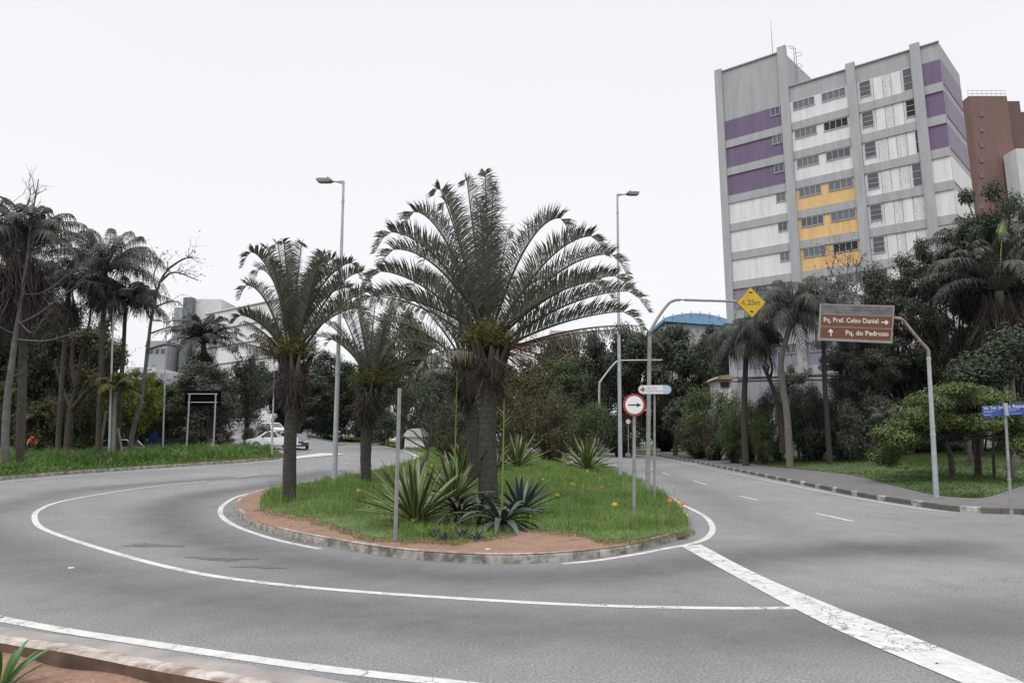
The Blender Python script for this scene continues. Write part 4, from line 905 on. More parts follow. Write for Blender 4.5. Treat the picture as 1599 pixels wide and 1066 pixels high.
def rosette(c, n, L, w, el, arch=.3, seed=0, mb=None, thick=.35):
    rg = np.random.default_rng(seed); mb = mb or MB(); k = 9
    for i in range(n):
        a = i * 2.399 + rg.uniform(-.25, .25); q = (i + .5) / n; e_ = el[0] + (el[1] - el[0]) * q; ln = L * rg.uniform(.8, 1.1) * (.8 + .2 * (1 - abs(q - .5)))
        t = np.linspace(0, 1, k); r = .05 + t * ln * math.cos(e_); z = t * ln * math.sin(e_) - arch * ln * t ** 2.2 * rg.uniform(.5, 1.3)
        hd = np.array([math.cos(a), math.sin(a), 0]); sd = np.array([-math.sin(a), math.cos(a), 0])
        P = np.array(c) + hd[None] * r[:, None] + UP[None] * z[:, None]
        T = np.gradient(P, axis=0); T /= np.linalg.norm(T, axis=1)[:, None]; Nn = np.cross(sd[None], T); Nn *= np.sign(Nn[:, 2:3] + 1e-6)
        tw = rg.uniform(-.25, .25)
        ww = w * np.interp(t, [0, .12, .5, .85, 1], [.75, .8, 1., .55, .04]) / 2
        Sd = sd[None] * math.cos(tw) + Nn * math.sin(tw)
        A = P - Sd * ww[:, None] + Nn * (ww * thick)[:, None]; B = P + Sd * ww[:, None] + Nn * (ww * thick)[:, None]
        V = np.stack([A, P, B], 1).reshape(-1, 3); uv = np.tile(np.array([[0, 0], [.5, 0], [1, 0]]), (k, 1))
        j = np.arange(k - 1)[:, None] * 3; F = np.concatenate([j + np.array([[0, 1, 4, 3]]), j + np.array([[1, 2, 5, 4]])]); mb.add(V, F, 0, uv)
    return mb
def agave(name, label, uv_, n, L_, w, el, mat, seed, arch=.15, spike=0, group=None, stem=.1, flat=.35, off=.15, cat='agave'):
    p = grd(*uv_, off); p.z = gz(p.x, p.y) if off == .15 else p.z
    root = empty(name, p, 0, True); tag(root, label, cat, group)
    rosette((p.x, p.y, p.z + stem), n, L_, w, el, arch, seed, None, flat).build('leaves', mat, root, smooth=True)
    tb = MB(); tb.tube([p - Vector((0, 0, .05)), p + Vector((0, 0, stem + .12))], [w * 1.1, w * .9], 10, jit=.1); tb.build('stem', M['bark'], root)
    if spike:
        s_ = MB(); s_.tube(smoothline([(p.x, p.y, p.z + .1), (p.x + .03, p.y, p.z + spike * .5), (p.x + .05, p.y, p.z + spike)], 5), np.linspace(.024, .010, 11), 7)
        for q in range(14): h = p.z + spike * (.5 + q / 28); dd = unit(1)[0] * .18; s_.tube([(p.x + .04, p.y, h), (p.x + .04 + dd[0], p.y + dd[1], h + .12)], [.008, .004], 4)
        s_.build('flower_spike', M['spikeg'], root)
    return root
M['spikeg'] = simple('flower_spike_green', (.14, .17, .04), .7)
AG = 'yellow-striped agaves on the island'
agave('striped_agave', 'largest yellow-striped agave behind the bare metal post', (648, 822), 52, 1.6, .12, (.12, 1.42), M['agave_var'], 1, .10, group=AG)
agave('striped_agave', 'yellow-striped agave with tall stalk left of the large palm foot', (708, 800), 38, 1.6, .11, (.15, 1.4), M['agave_var'], 2, .12, spike=3.4, group=AG)
agave('striped_agave', 'yellow-striped agave right behind the large palm trunk', (808, 737), 42, 2.1, .14, (.2, 1.45), M['agave_var'], 3, .08, group=AG)
agave('striped_agave', 'rightmost yellow-striped agave next to the lamp pole', (916, 741), 46, 2.1, .14, (.15, 1.4), M['agave_var'], 4, .10, group=AG)
agave('striped_agave', 'yellow-striped agave peeping out left of the double trunk', (722, 745), 30, 2.0, .13, (.2, 1.3), M['agave_var'], 5, .12, group=AG)
agave('blue_agave', 'blue-grey spiky agave right of the large palm foot', (814, 812), 44, 1.05, .10, (.05, 1.35), M['agave_blue'], 6, .12)
agave('blue_agave', 'broad arching grey-green agave with a tall flower stalk', (783, 826), 36, 1.2, .13, (.0, 1.15), M['agave_blue'], 7, .55, spike=2.6)
agave('dark_agave', 'dark low agave in front of the large palm trunk', (716, 822), 36, 1.0, .09, (.0, 1.15), M['agave_dark'], 8, .45, stem=.25)
agave('dark_agave', 'dark agave in the shade right of the large palm', (748, 812), 28, .95, .085, (.0, 1.1), M['agave_dark'], 9, .45)
agave('dark_agave', 'dark round agave clump behind the palm beside the striped ones', (775, 742), 40, 1.5, .09, (.1, 1.4), M['agave_dark'], 10, .1)
for i_, (u, v, lb) in enumerate([(678, 838, 'tiny agave pup at the left end of the row along the soil'), (694, 843, 'tiny agave pup nearest the kerb'), (722, 838, 'tiny agave pup below the dark low agave'), (745, 842, 'tiny agave pup at the right end of the row')]):
    agave('agave_pup', lb, (u, v), 14, .26, .04, (.1, 1.2), M['agave_blue'], 30 + i_, .25, group='tiny agave pups along the bare soil', stem=.02)
# foreground strap-leaved plant, bottom left
pf = grd(-8, 1078, .03); rf_ = empty('strap_leaf_plant', (pf.x, pf.y, .03), 0, True); tag(rf_, 'green strap-leaved plant at the bottom left corner of the photo', 'plant')
rosette((pf.x, pf.y, .02), 26, .50, .045, (.35, 1.45), .30, 44, None, .3).build('leaves', M['lily'], rf_, smooth=True)
# bright low shrubs by the right pavement
for i_, (u, v, s_, lb) in enumerate([(1052, 703, 1.3, 'bright green leafy clump at the far end of the pavement'), (1080, 703, 1.4, 'bright green leafy clump in the middle of the pavement edge'), (1106, 708, 1.1, 'bright green leafy clump nearest the drooping palm')]):
    p = grd(u, v, .15); r_ = empty('leafy_clump', p, 0, True); tag(r_, lb, 'plant', 'bright leafy clumps along the pavement'); m = MB()
    for q in range(9): rosette((p.x + rng.uniform(-2.2, 2.2) , p.y + rng.uniform(-1.5, 1.5), p.z), 24, s_, .16, (.3, 1.4), .45, 60 + q + i_ * 9, m)
    m.build('leaves', M['lily'], r_, smooth=True)
# flowers
M['petal_y'] = simple('yellow_petal', (.62, .42, .02), .5); M['petal_o'] = simple('orange_petal', (.60, .24, .04), .5)
def flower(u, v, mt, lb, sz=.085):
    p = grd(u, v, .45); g0 = gz(p.x, p.y); r_ = empty('flower', (p.x, p.y, g0), 0, True); tag(r_, lb, 'flower', 'yellow and orange flowers in the island grass')
    m = MB(); z = p.z
    for q in range(6): a = q * 1.047; m.add([(p.x, p.y, z), (p.x + sz * math.cos(a - .35), p.y + sz * .6 * math.sin(a - .35), z + .03), (p.x + sz * 1.3 * math.cos(a), p.y + sz * math.sin(a), z + .035), (p.x + sz * math.cos(a + .35), p.y + sz * .6 * math.sin(a + .35), z + .03)], [[0, 1, 2, 3]])
    m.add([(p.x - sz * .5, p.y, z), (p.x + sz * .5, p.y, z), (p.x + sz * .6, p.y, z + sz), (p.x - sz * .6, p.y, z + sz)], [[0, 1, 2, 3]]); m.build('petals', mt, r_)
    s2 = MB(); s2.tube([(p.x, p.y, g0), (p.x, p.y, z)], .006, 5); s2.build('stem', M['spikeg'], r_)
for u, v, k, lb in [(560, 768, 'y', 'lone yellow flower in the grass between the left lamp pole and the middle palm'), (960, 790, 'y', 'yellow flower left of the arrow sign post near the kerb'), (870, 775, 'y', 'yellow flower right of the blue-grey spiky agave'), (893, 757, 'y', 'larger yellow flower left of the pair behind the bright grass'), (902, 752, 'y', 'yellow flower right of the larger yellow one'), (848, 750, 'y', 'small yellow flower near the large palm'), (940, 762, 'o', 'orange flower halfway to the arrow sign post'),
                (1046, 784, 'o', 'orange flower at the right tip of the island grass'), (1066, 788, 'o', 'outermost orange flower over the white edge line'), (917, 736, 'y', 'yellow flower at the foot of the rightmost striped agave'), (674, 728, 'y', 'yellow flower left of the large palms')]:
    flower(u, v, M['petal_y'] if k == 'y' else M['petal_o'], lb)
lg = grd(880, 738, .2); lg2 = grd(905, 733, .2); m = MB(); m.tube([(lg.x, lg.y, gz(lg.x, lg.y) + .12), (lg2.x, lg2.y, gz(lg2.x, lg2.y) + .45)], .12, 12, jit=.05); tag(m.build('cut_log', M['bark_pale'], smooth=True), 'pale cut log lying in the grass left of the rightmost striped agave', 'log')

# ------------------------------------------------------------------ poles, lamps and signs
M['galv'] = simple('galvanised_steel', (.36, .39, .42), .55, .35, .15, 6)
M['galv2'] = simple('weathered_steel_post', (.27, .27, .27), .6, .3, .2, 6)
M['lampgrey'] = simple('lamp_housing', (.20, .20, .18), .5); M['ochre'] = simple('ochre_bracket', (.42, .27, .09), .6)
M['white'] = simple('sign_white', (.70, .70, .70), .5, var=.05); M['red'] = simple('sign_red', (.30, .035, .045), .5, var=.1)
M['black'] = simple('sign_black', (.02, .02, .02), .5); M['brown'] = simple('sign_brown', (.125, .042, .018), .5, var=.08); M['dirtygrey'] = simple('soiled_panel', (.13, .125, .12), .7, var=.35, scale=4)
M['framegrey'] = simple('sign_frame', (.24, .235, .22), .6); M['txt'] = simple('sign_lettering', (.60, .58, .54), .5, var=.04)
M['yellow'] = simple('sign_yellow', (.52, .34, .018), .5, var=.08); M['fadedred'] = simple('faded_red', (.36, .13, .03), .6); M['oliveblk'] = simple('faded_black', (.13, .12, .02), .6)
M['blue'] = simple('street_sign_blue', (.025, .065, .27), .45, var=.08); M['paleblue'] = simple('pale_blue', (.36, .48, .62), .5, var=.15, scale=20); M['txtblue'] = simple('blue_grey_lettering', (.22, .25, .36), .5)
M['rusty'] = simple('rusty_arm', (.27, .20, .165), .7, .1, .4, 8); M['signback'] = simple('dark_sign_back', (.004, .004, .004), .9); M['signback'].node_tree.nodes['Principled BSDF'].inputs['Specular IOR Level'].default_value = .05
def pole(root, a, b, r0, r1, mat, name='pole', n=12, bands=()):
    m = MB(); a = Vector(a); b = Vector(b); k = 9; P = [a + (b - a) * (i / k) for i in range(k + 1)]
    m.tube(P, np.linspace(r0, r1, k + 1), n)
    for t in bands: q = a + (b - a) * t; m.tube([q - Vector((0, 0, .04)), q + Vector((0, 0, .04))], r0 + (r1 - r0) * t + .012, n)
    return m.build(name, mat, root, smooth=False)
def facing(rz): return Matrix.Rotation(rz, 4, 'Z')
def text(body, size, root, loc, mat, name='lettering', sx_=1.0, roll=0.0, align='LEFT', depth=.003, bold=.0):
    cu = bpy.data.curves.new('lettering', 'FONT'); cu.body = body; cu.size = size; cu.extrude = depth; cu.align_x = align; cu.offset = bold; cu.resolution_u = 3
    o = bpy.data.objects.new('tmp', cu); me = bpy.data.meshes.new_from_object(o); bpy.data.objects.remove(o)
    me.transform(Matrix.Translation(loc) @ Matrix.Rotation(roll, 4, 'Y') @ Matrix.Rotation(R(90), 4, 'X') @ Matrix.Diagonal((sx_, 1, 1, 1)))
    me.materials.append(mat); t = bpy.data.objects.new(name, me); C.objects.link(t); t.parent = root; return t
def street_lamp(label, base, top, dirx, group, off=.15, rad=(.11, .05)):
    b = grd(*base, off); b.z = gz(b.x, b.y) if off == .15 else b.z
    t = at(*top, b.y); r = empty('street_lamp', b, 0, True); tag(r, label, 'street lamp', group)
    pole(r, b - Vector((0, 0, .1)), t, rad[0], rad[1], M['galv'], bands=(.02, .35, .68, .93))
    m = MB(); e = t + Vector((dirx * .75, 0, .03)); m.tube([t - Vector((0, 0, .10)), t + Vector((dirx * .35, 0, -.02)), e], .03, 8); m.build('arm', M['lampgrey'], r)
    m = MB(); m.prism([(0, -.16), (0, .02), (dirx * .28, .0), (dirx * .26, -.04)], -.025, .025, 0, Matrix.Translation(t)); m.build('bracket', M['ochre'], r)
    m = MB(); m.prism([(dirx * .45, .0), (dirx * .55, .09), (dirx * 1.02, .10), (dirx * 1.15, .06), (dirx * 1.12, .0), (dirx * 1.0, -.055), (dirx * .6, -.05)], -.15, .15, 0, Matrix.Translation(t)); h = m.build('lamp_head', M['lampgrey'], r)
    m = MB(); m.tube([t + Vector((dirx * .68, 0, .10)), t + Vector((dirx * .68, 0, .20))], [.05, .035], 8); m.build('photocell', M['ochre'], h, org=r.location)
LG = 'tall street lamps on the island'
street_lamp('tall grey street lamp left of the large palms, arm pointing left', (522, 752), (536.5, 283), -1, LG)
street_lamp('tall grey street lamp right of the large palms, arm pointing right', (969, 747), (964, 303), 1, LG)
# thinner lamps further back
def thin_lamp(label, base, top, head, off=.15):
    b = basep(base, off); t = at(*top, b.y); r = empty('lamp_post', b, 0, True); tag(r, label, 'lamp post')
    pole(r, b, t, .07, .045, M['galv'], 'pole', 8); m = MB()
    for s_ in head: m.tube([t, t + Vector((s_ * .5, 0, .12))], .025, 6); m.prism([(s_ * .4, .06), (s_ * .45, .18), (s_ * 1.1, .20), (s_ * 1.15, .12)], -.12, .12, 0, Matrix.Translation(t))
    m.build('lamp_head', M['lampgrey'], r)
thin_lamp('thin lamp post in the left bed with a small twin head', (255, 699), (260, 503), (1, -1))
thin_lamp('lamp post half hidden in the feather palms, arm pointing right', (172, 700), (178, 455), (1,))
thin_lamp('lamp post behind the white pickup, top hidden by palm fronds', (425, 704), (430, 505), (1,))
# bare square post
b = grd(617, 845, .15); t = at(624, 606, b.y); r = empty('metal_post', b, 0, True); tag(r, 'bare square metal post without sign beside the largest striped agave', 'post')
m = MB(); a_ = np.array(tuple(b)) - UP * .1; m.tube([a_, (a_ + np.array(tuple(t))) / 2, np.array(tuple(t))], .034, 4); m.build('post', M['galv2'], r)
# round arrow sign
b = grd(990, 811, .15); b.z = gz(b.x, b.y); t = at(990, 640, b.y); cs = at(990.5, 632, b.y - .06); r = empty('arrow_sign', b, 0, True); tag(r, 'round white sign with red rim and black arrow pointing right on its post', 'traffic sign')
pole(r, b, at(990.5, 618, b.y), .04, .04, M['galv2'], 'post', 8)
def disc(root, c, rad, y, th, mat, name, n=40):
    m = MB(); P = [(c.x + rad * math.cos(k / n * 6.283) * 1., c.y + y, c.z + rad * math.sin(k / n * 6.283)) for k in range(n)]; Q = [(p[0], p[1] + th, p[2]) for p in P]
    m.add(P + Q, [list(range(n)), list(range(n, 2 * n))[::-1]] + [[k, k + n, (k + 1) % n + n, (k + 1) % n] for k in range(n)]); return m.build(name, mat, root)
rs = (at(990, 615, b.y - .06).z - at(990, 650, b.y - .06).z) / 2
sr_ = disc(r, cs, rs, 0, .012, M['red'], 'sign_rim'); disc(r, cs, rs * .80, -.004, .003, M['white'], 'sign_face')
m = MB(); w_ = rs * .52; h_ = rs * .055
m.prism([(-w_ * 1.05, -h_), (w_ * .45, -h_), (w_ * .45, -h_ * 3.6), (w_ * 1.15, 0), (w_ * .45, h_ * 3.6), (w_ * .45, h_), (-w_ * 1.05, h_)], -.008, -.0045, 0, Matrix.Translation(cs)); m.build('arrow', M['black'], r)
# hospital sign
b = grd(1022, 782, .15); r = empty('hospital_sign', b, 0, True); tag(r, 'long rounded white hospital sign with red cross on its own post', 'direction sign')
pole(r, b, at(1022, 614, b.y), .035, .035, M['galv2'], 'post', 8)
pc = at(1022.5, 608, b.y - .12); hw = (at(1049, 608, pc.y).x - at(997, 608, pc.y).x) / 2; hh = (at(1022, 600.5, pc.y).z - at(1022, 615, pc.y).z) / 2
def pill(hw_, hh_, x0=-9, x1=9):
    P = [(hw_ - hh_ + hh_ * math.cos(a), hh_ * math.sin(a)) for a in np.linspace(-math.pi / 2, math.pi / 2, 12)] + [(-hw_ + hh_ - hh_ * math.cos(a), hh_ * math.sin(a)) for a in np.linspace(math.pi / 2, -math.pi / 2, 12)]
    return [(min(max(x, x0), x1), z) for x, z in P]
m = MB(); m.prism(pill(hw, hh), 0, .03, 0, Matrix.Translation(pc)); m.build('panel', M['framegrey'], r)
m = MB(); m.prism(pill(hw * .975, hh * .9, -9, hw * .50), -.003, -.0005, 0, Matrix.Translation(pc)); m.build('sign_face', M['white'], r)
m = MB(); m.prism([(hw * .51, -hh * .9)] + [p for p in pill(hw * .975, hh * .9) if p[0] > hw * .51] + [(hw * .51, hh * .9)], -.003, -.0005, 0, Matrix.Translation(pc)); m.build('blue_end', M['paleblue'], r)
m = MB(); k = hh * .55; c_ = pc + Vector((-hw * .72, 0, 0)); m.prism([(-k, -k * .3), (-k * .3, -k * .3), (-k * .3, -k), (k * .3, -k), (k * .3, -k * .3), (k, -k * .3), (k, k * .3), (k * .3, k * .3), (k * .3, k), (-k * .3, k), (-k * .3, k * .3), (-k, k * .3)], -.007, -.0035, 0, Matrix.Translation(c_)); m.build('red_cross', M['red'], r)
lo = pc - Vector(b)
text('CENTRO', hh * .62, r, lo + Vector((-hw * .53, -.005, hh * .12)), M['txtblue'], depth=.001); text('HOSPITALAR', hh * .62, r, lo + Vector((-hw * .53, -.005, -hh * .52)), M['txtblue'], depth=.001)
# height limit sign on a bent mast arm
b = grd(1011, 772, .15); Yq = b.y; r = empty('height_limit_sign', b, 0, True); tag(r, 'yellow diamond 4.25m height sign on a long bent mast arm', 'traffic sign')
pole(r, b - Vector((0, 0, .1)), at(1014.5, 524, Yq), .085, .07, M['galv2'], 'mast', 12, (.5,))
Ps = smoothline([tuple(at(u, v, Yq)) for u, v in [(1014.5, 526), (1016, 516), (1030, 492), (1044, 474), (1052, 469.5), (1062, 468), (1100, 469), (1150, 470.5)]], 4); m = MB(); m.tube(Ps, np.linspace(.06, .045, len(Ps)), 10); m.build('mast_arm', M['galv2'], r)
c_ = at(1173, 472, Yq - .05); hx = (at(1197, 472, Yq).x - at(1150, 472, Yq).x) / 2; hz = hx * 1.08; T_ = Matrix.Translation(c_)
def dia(a, b_): return [(0, -b_), (a, 0), (0, b_), (-a, 0)]
m = MB(); m.prism(dia(hx, hz), 0, .02, 0, T_); m.build('sign_border', M['oliveblk'], r); m = MB(); m.prism(dia(hx * .94, hz * .94), -.004, -.001, 0, T_); m.build('sign_face', M['yellow'], r)
m = MB(); m.prism([(-.17 * hx, .66 * hz), (0, .54 * hz), (.17 * hx, .66 * hz)], -.009, -.005, 0, T_); m.prism([(-.14 * hx, -.62 * hz), (.14 * hx, -.62 * hz), (0, -.48 * hz)], -.009, -.005, 0, T_); m.build('arrowhead', M['black'], r)
lo = c_ - Vector(b); text('4', hx * .50, r, lo + Vector((-hx * .66, -.008, -hz * .16)), M['fadedred'], depth=.001, bold=.004); text('.25m', hx * .50, r, lo + Vector((-hx * .38, -.008, -hz * .16)), M['oliveblk'], depth=.001, bold=.004)
# farther bare mast arm
b = grd(934, 709, .15); Yq = b.y = min(b.y, 62); b = Vector((at(934, 700, Yq).x, Yq, tz(at(934, 700, Yq).x, Yq) + .14)); r = empty('mast_arm_pole', b, 0, True); tag(r, 'farther bent grey mast arm without a sign, left of the right street lamp', 'pole')
Ps = smoothline([tuple(b)] + [tuple(at(u, v, Yq)) for u, v in [(935.5, 640), (936, 602), (940, 592), (958, 569), (966, 563.5), (980, 562.5), (1034, 562)]], 4); m = MB(); m.tube(Ps, np.linspace(.11, .06, len(Ps)), 8); m.build('mast', M['galv'], r)
# far small round sign
b = grd(981, 713, .15); Yq = min(b.y, 66); b = Vector((at(981, 700, Yq).x, Yq, tz(at(981, 700, Yq).x, Yq) + .14)); r = empty('small_far_sign', b, 0, True); tag(r, 'small far round sign seen just left of the arrow sign post', 'traffic sign')
pole(r, b, at(981, 655, Yq), .04, .04, M['galv2'], 'post', 6); disc(r, at(981, 658, Yq - .08), .27, 0, .02, M['red'], 'sign_rim', 20); disc(r, at(981, 658, Yq - .10), .2, 0, .004, M['white'], 'sign_face', 20)
m = MB(); c_ = at(981, 658, Yq - .11); m.prism([(-.13, -.02), (.05, -.02), (.05, -.06), (.14, 0), (.05, .06), (.05, .02), (-.13, .02)], -.004, 0, 0, Matrix.Translation(c_)); m.build('arrow', M['black'], r)
# brown direction sign
b = grd(1462, 776, .15); Yq = b.y; r = empty('direction_sign', b, 0, True); tag(r, 'brown direction sign with two lines of white lettering hanging from a leaning pole', 'direction sign')
pole(r, b - Vector((0, 0, .1)), at(1450, 557, Yq), .085, .06, M['galv'], 'pole', 12, (.45, .985))
Ps = smoothline([tuple(at(u, v, Yq)) for u, v in [(1450, 560), (1449, 546), (1438, 534), (1424, 517), (1412, 502), (1404, 497), (1396, 496)]], 4); m = MB(); m.tube(Ps, np.linspace(.055, .045, len(Ps)), 10); m.build('sign_arm', M['rusty'], r)
TLp, TRp, BLp, BRp = [at(u, v, Yq - .05) for u, v in [(1281, 474), (1397, 477), (1278, 531), (1393, 536)]]
def pq(s, t, y=0): q = TLp * (1 - s) * (1 - t) + TRp * s * (1 - t) + BLp * (1 - s) * t + BRp * s * t; return Vector((q.x, q.y + y, q.z))
def qpanel(name, s0, s1, t0, t1, y0, y1, mat):
    m = MB(); F_ = [pq(s0, t0, y0), pq(s1, t0, y0), pq(s1, t1, y0), pq(s0, t1, y0)]; B_ = [pq(s0, t0, y1), pq(s1, t0, y1), pq(s1, t1, y1), pq(s0, t1, y1)]
    m.add([tuple(p) for p in F_ + B_], [[3, 2, 1, 0], [4, 5, 6, 7], [0, 1, 5, 4], [1, 2, 6, 5], [2, 3, 7, 6], [3, 0, 4, 7]]); return m.build(name, mat, r)
qpanel('panel', 0, 1, 0, 1, 0, .05, M['framegrey']); qpanel('top_band', .015, .985, .03, .27, -.004, -.001, M['dirtygrey'])
qpanel('upper_plate', .02, .98, .295, .605, -.005, -.001, M['brown']); qpanel('lower_plate', .02, .98, .63, .93, -.005, -.001, M['brown'])
ang = math.atan2((TLp - TRp).z, (TRp - TLp).x); Wd = (TRp - TLp).length; Hd = (TLp - BLp).length; lo = Vector(b)
text('Pq. Pref. Celso Daniel', Hd * .185, r, pq(.055, .50, -.009) - lo, M['txt'], roll=ang, depth=.001, bold=.003, sx_=.9); text('Pq. do Pedroso', Hd * .185, r, pq(.36, .83, -.009) - lo, M['txt'], roll=ang, depth=.001, bold=.0035)
def arrow(c, s_, a): 
    P = [(-1, -.16), (.15, -.16), (-.1, -.6), (.3, -.6), (1, 0), (.3, .6), (-.1, .6), (.15, .16), (-1, .16)]
    m = MB(); m.prism([(s_ * (x * math.cos(a) - z * math.sin(a)), s_ * (x * math.sin(a) + z * math.cos(a))) for x, z in P], -.004, 0, 0, Matrix.Translation(c)); m.build('arrow', M['txt'], r)
arrow(pq(.885, .455, -.007), Hd * .10, -ang); arrow(pq(.16, .775, -.007), Hd * .10, math.pi / 2)
m = MB(); 
for q in range(11): c_ = pq(.42 + q * .045, .155, -.006); m.box(c_, (.07, .003, .07 * (.6 + .4 * (q % 3) / 2)))
m.build('ghost_lettering', simple('ghost_lettering', (.10, .096, .09), .8), r)
# blue street name sign
b = grd(1579, 797, .15); Yq = b.y; r = empty('street_name_sign', b, 0, True); tag(r, 'blue street name plates on a slightly leaning grey post at the right edge', 'street sign')
pole(r, b - Vector((0, 0, .05)), at(1569, 630, Yq), .035, .033, M['galv2'], 'post', 10, (.0, .3))
def plate(u0, v0, u1, v1, h_px, y0, y1, l1, nbar, flip):
    a = at(u0, v0, Yq + y0); e_ = at(u1, v1, Yq + y1); hgt = h_px * Yq / FX; dx = (e_ - a); ln = dx.length; ax = dx.normalized(); nrm = Vector((ax.y, -ax.x, 0)).normalized()
    m = MB(); P = []
    for off_ in (0, .012):
        for s_, t_ in ((0, 0), (1, 0), (1, 1), (0, 1)): q_ = a + dx * s_ - Vector((0, 0, hgt * t_)) - nrm * off_; P.append(tuple(q_))
    m.add(P, [[3, 2, 1, 0], [4, 5, 6, 7], [0, 1, 5, 4], [1, 2, 6, 5], [2, 3, 7, 6], [3, 0, 4, 7]]); pl = m.build('name_plate', M['blue'], r)
    cu = bpy.data.curves.new('t', 'FONT'); cu.body = l1; cu.size = hgt * .40; cu.extrude = .001; cu.offset = .0015; o = bpy.data.objects.new('t', cu); me = bpy.data.meshes.new_from_object(o); bpy.data.objects.remove(o)
    Mx = Matrix(((ax.x, 0, nrm.x), (ax.y, 0, nrm.y), (ax.z, 1, nrm.z))).to_4x4(); st = a + dx * .06 - Vector((0, 0, hgt * .36)) + nrm * .003
    me.transform(Matrix.Translation(st - Vector(b)) @ Mx); me.materials.append(M['txt']); t_ = bpy.data.objects.new('lettering', me); C.objects.link(t_); t_.parent = r
    m = MB()
    for row, (ya, n_) in enumerate(nbar):
        x_ = .06
        for q in range(n_): wl = random.uniform(.03, .07); p0 = a + dx * x_ - Vector((0, 0, hgt * ya)) + nrm * .002; p1 = p0 + dx * wl; hh_ = hgt * .055; m.add([tuple(p0), tuple(p1), tuple(p1 - Vector((0, 0, hh_))), tuple(p0 - Vector((0, 0, hh_)))], [[3, 2, 1, 0]]); x_ += wl + .02
    m.build('small_print', M['txtblue2'], r)
M['txtblue2'] = simple('pale_small_print', (.34, .38, .55), .5)
plate(1533, 633.5, 1566, 631.5, 17, -.05, 0, 'Vd. Ten. Jundi', [(.46, 9), (.58, 6), (.82, 5)], 0)
plate(1572, 630.5, 1606, 629, 17.5, 0, -.05, 's. Raposo', [(.46, 7), (.58, 4), (.84, 9)], 1)
m = MB(); q = at(1569, 639, Yq); m.box((q.x, q.y - .03, q.z), (.09, .07, .34)); m.build('clamp', M['galv'], r)
# dark sign board seen from behind
b = basep((291, 704), .15); r = empty('sign_board', b, 0, True); tag(r, 'dark sign board seen from behind on two pale posts in the left bed', 'sign'); Yq = b.y
pole(r, b, at(296, 616, Yq), .07, .06, M['galv'], 'post', 8); pole(r, Vector((at(333, 704, Yq).x, Yq, b.z)), at(337, 616, Yq), .07, .06, M['galv'], 'post', 8)
a = at(289.5, 610, Yq + .12); e_ = at(344, 634, Yq + .12); m = MB(); m.box(((a.x + e_.x) / 2, Yq + .14, (a.z + e_.z) / 2), (e_.x - a.x, .06, a.z - e_.z)); m.build('board', M['signback'], r)
m = MB()
for v in (615, 628): m.tube([at(293, v, Yq + .07), at(340, v, Yq + .07)], .035, 6)
m.build('crossbar', M['galv'], r)
# wooden stakes of the staked young tree
M['wood'] = simple('pale_wood', (.22, .19, .14), .9)
for i_, (u0, v0, u1, v1, lb) in enumerate([(157, 688, 166, 640, 'pale stake left of the white hatchback'), (180, 688, 181, 668, 'upright pale stake above the white hatchback'), (198, 686, 184, 668, 'slanting pale stake right above the white hatchback')]):
    p = at(u0, v0, 42); q = at(u1, v1, 42); p.z = tz(p.x, 42); m = MB(); m.tube([p, q], .06, 6); tag(m.build('wooden_stake', M['wood']), lb, 'stake', 'wooden tree stakes in the left bed')

# ------------------------------------------------------------------ buildings
def wallmat(name, col, pebble=0):
    m, n, b = newmat(name); b.inputs['Roughness'].default_value = .9; g = n.nodes.new('ShaderNodeTexCoord').outputs['Object']
    mp = n.nodes.new('ShaderNodeMapping'); mp.inputs['Scale'].default_value = (1, 1, .12); n.links.new(g, mp.inputs[0])
    a = noise(n, 2.2, 6, .7, mp.outputs[0]); c = rampn(n, a.outputs[0], [(.28, tuple(x * .78 for x in col)), (.6, col)]).outputs[0]
    if pebble:
        f = noise(n, 9, 3, .8, g); c = mixc(n, 1., c, rampn(n, f.outputs[0], [(.4, (.72, .72, .72)), (.6, (1.08, 1.08, 1.08))]).outputs[0], 'MULTIPLY')
    n.links.new(c, b.inputs['Base Color']); return m
M['conc'] = wallmat('grey_concrete', (.375, .385, .40)); M['wwhite'] = wallmat('white_panel', (.70, .70, .715)); M['wpeb'] = wallmat('pebbled_white_panel', (.66, .67, .685), 1)
M['purple'] = wallmat('purple_panel', (.165, .125, .205)); M['lilac'] = wallmat('faded_lilac_panel', (.27, .24, .31)); M['orange'] = wallmat('orange_panel', (.72, .475, .22))
M['brick'] = wallmat('brick_red', (.185, .112, .10)); M['brickshade'] = wallmat('brick_shaded', (.13, .088, .08)); M['pale'] = wallmat('pale_render', (.56, .56, .57)); M['greyw'] = wallmat('grey_render', (.33, .34, .36)); M['slate'] = wallmat('slate_render', (.16, .175, .20))  # darker brick copy: shade of the tower's recess put into its colour
M['cream'] = wallmat('cream_render', (.60, .50, .42)); M['bluer'] = wallmat('blue_canopy', (.20, .36, .56))
mg, n_, b_ = newmat('window_glass'); b_.inputs['Base Color'].default_value = (.055, .062, .07, 1); b_.inputs['Roughness'].default_value = .12; b_.inputs['Specular IOR Level'].default_value = .7; M['glass'] = mg
mg, n_, b_ = newmat('curtained_glass'); b_.inputs['Base Color'].default_value = (.12, .13, .145, 1); b_.inputs['Roughness'].default_value = .2; M['glass2'] = mg
mg, n_, b_ = newmat('open_window_dark'); b_.inputs['Base Color'].default_value = (.015, .015, .017, 1); b_.inputs['Roughness'].default_value = .8; M['dark'] = mg
M['alu'] = simple('aluminium_frame', (.42, .43, .44), .5, .2)
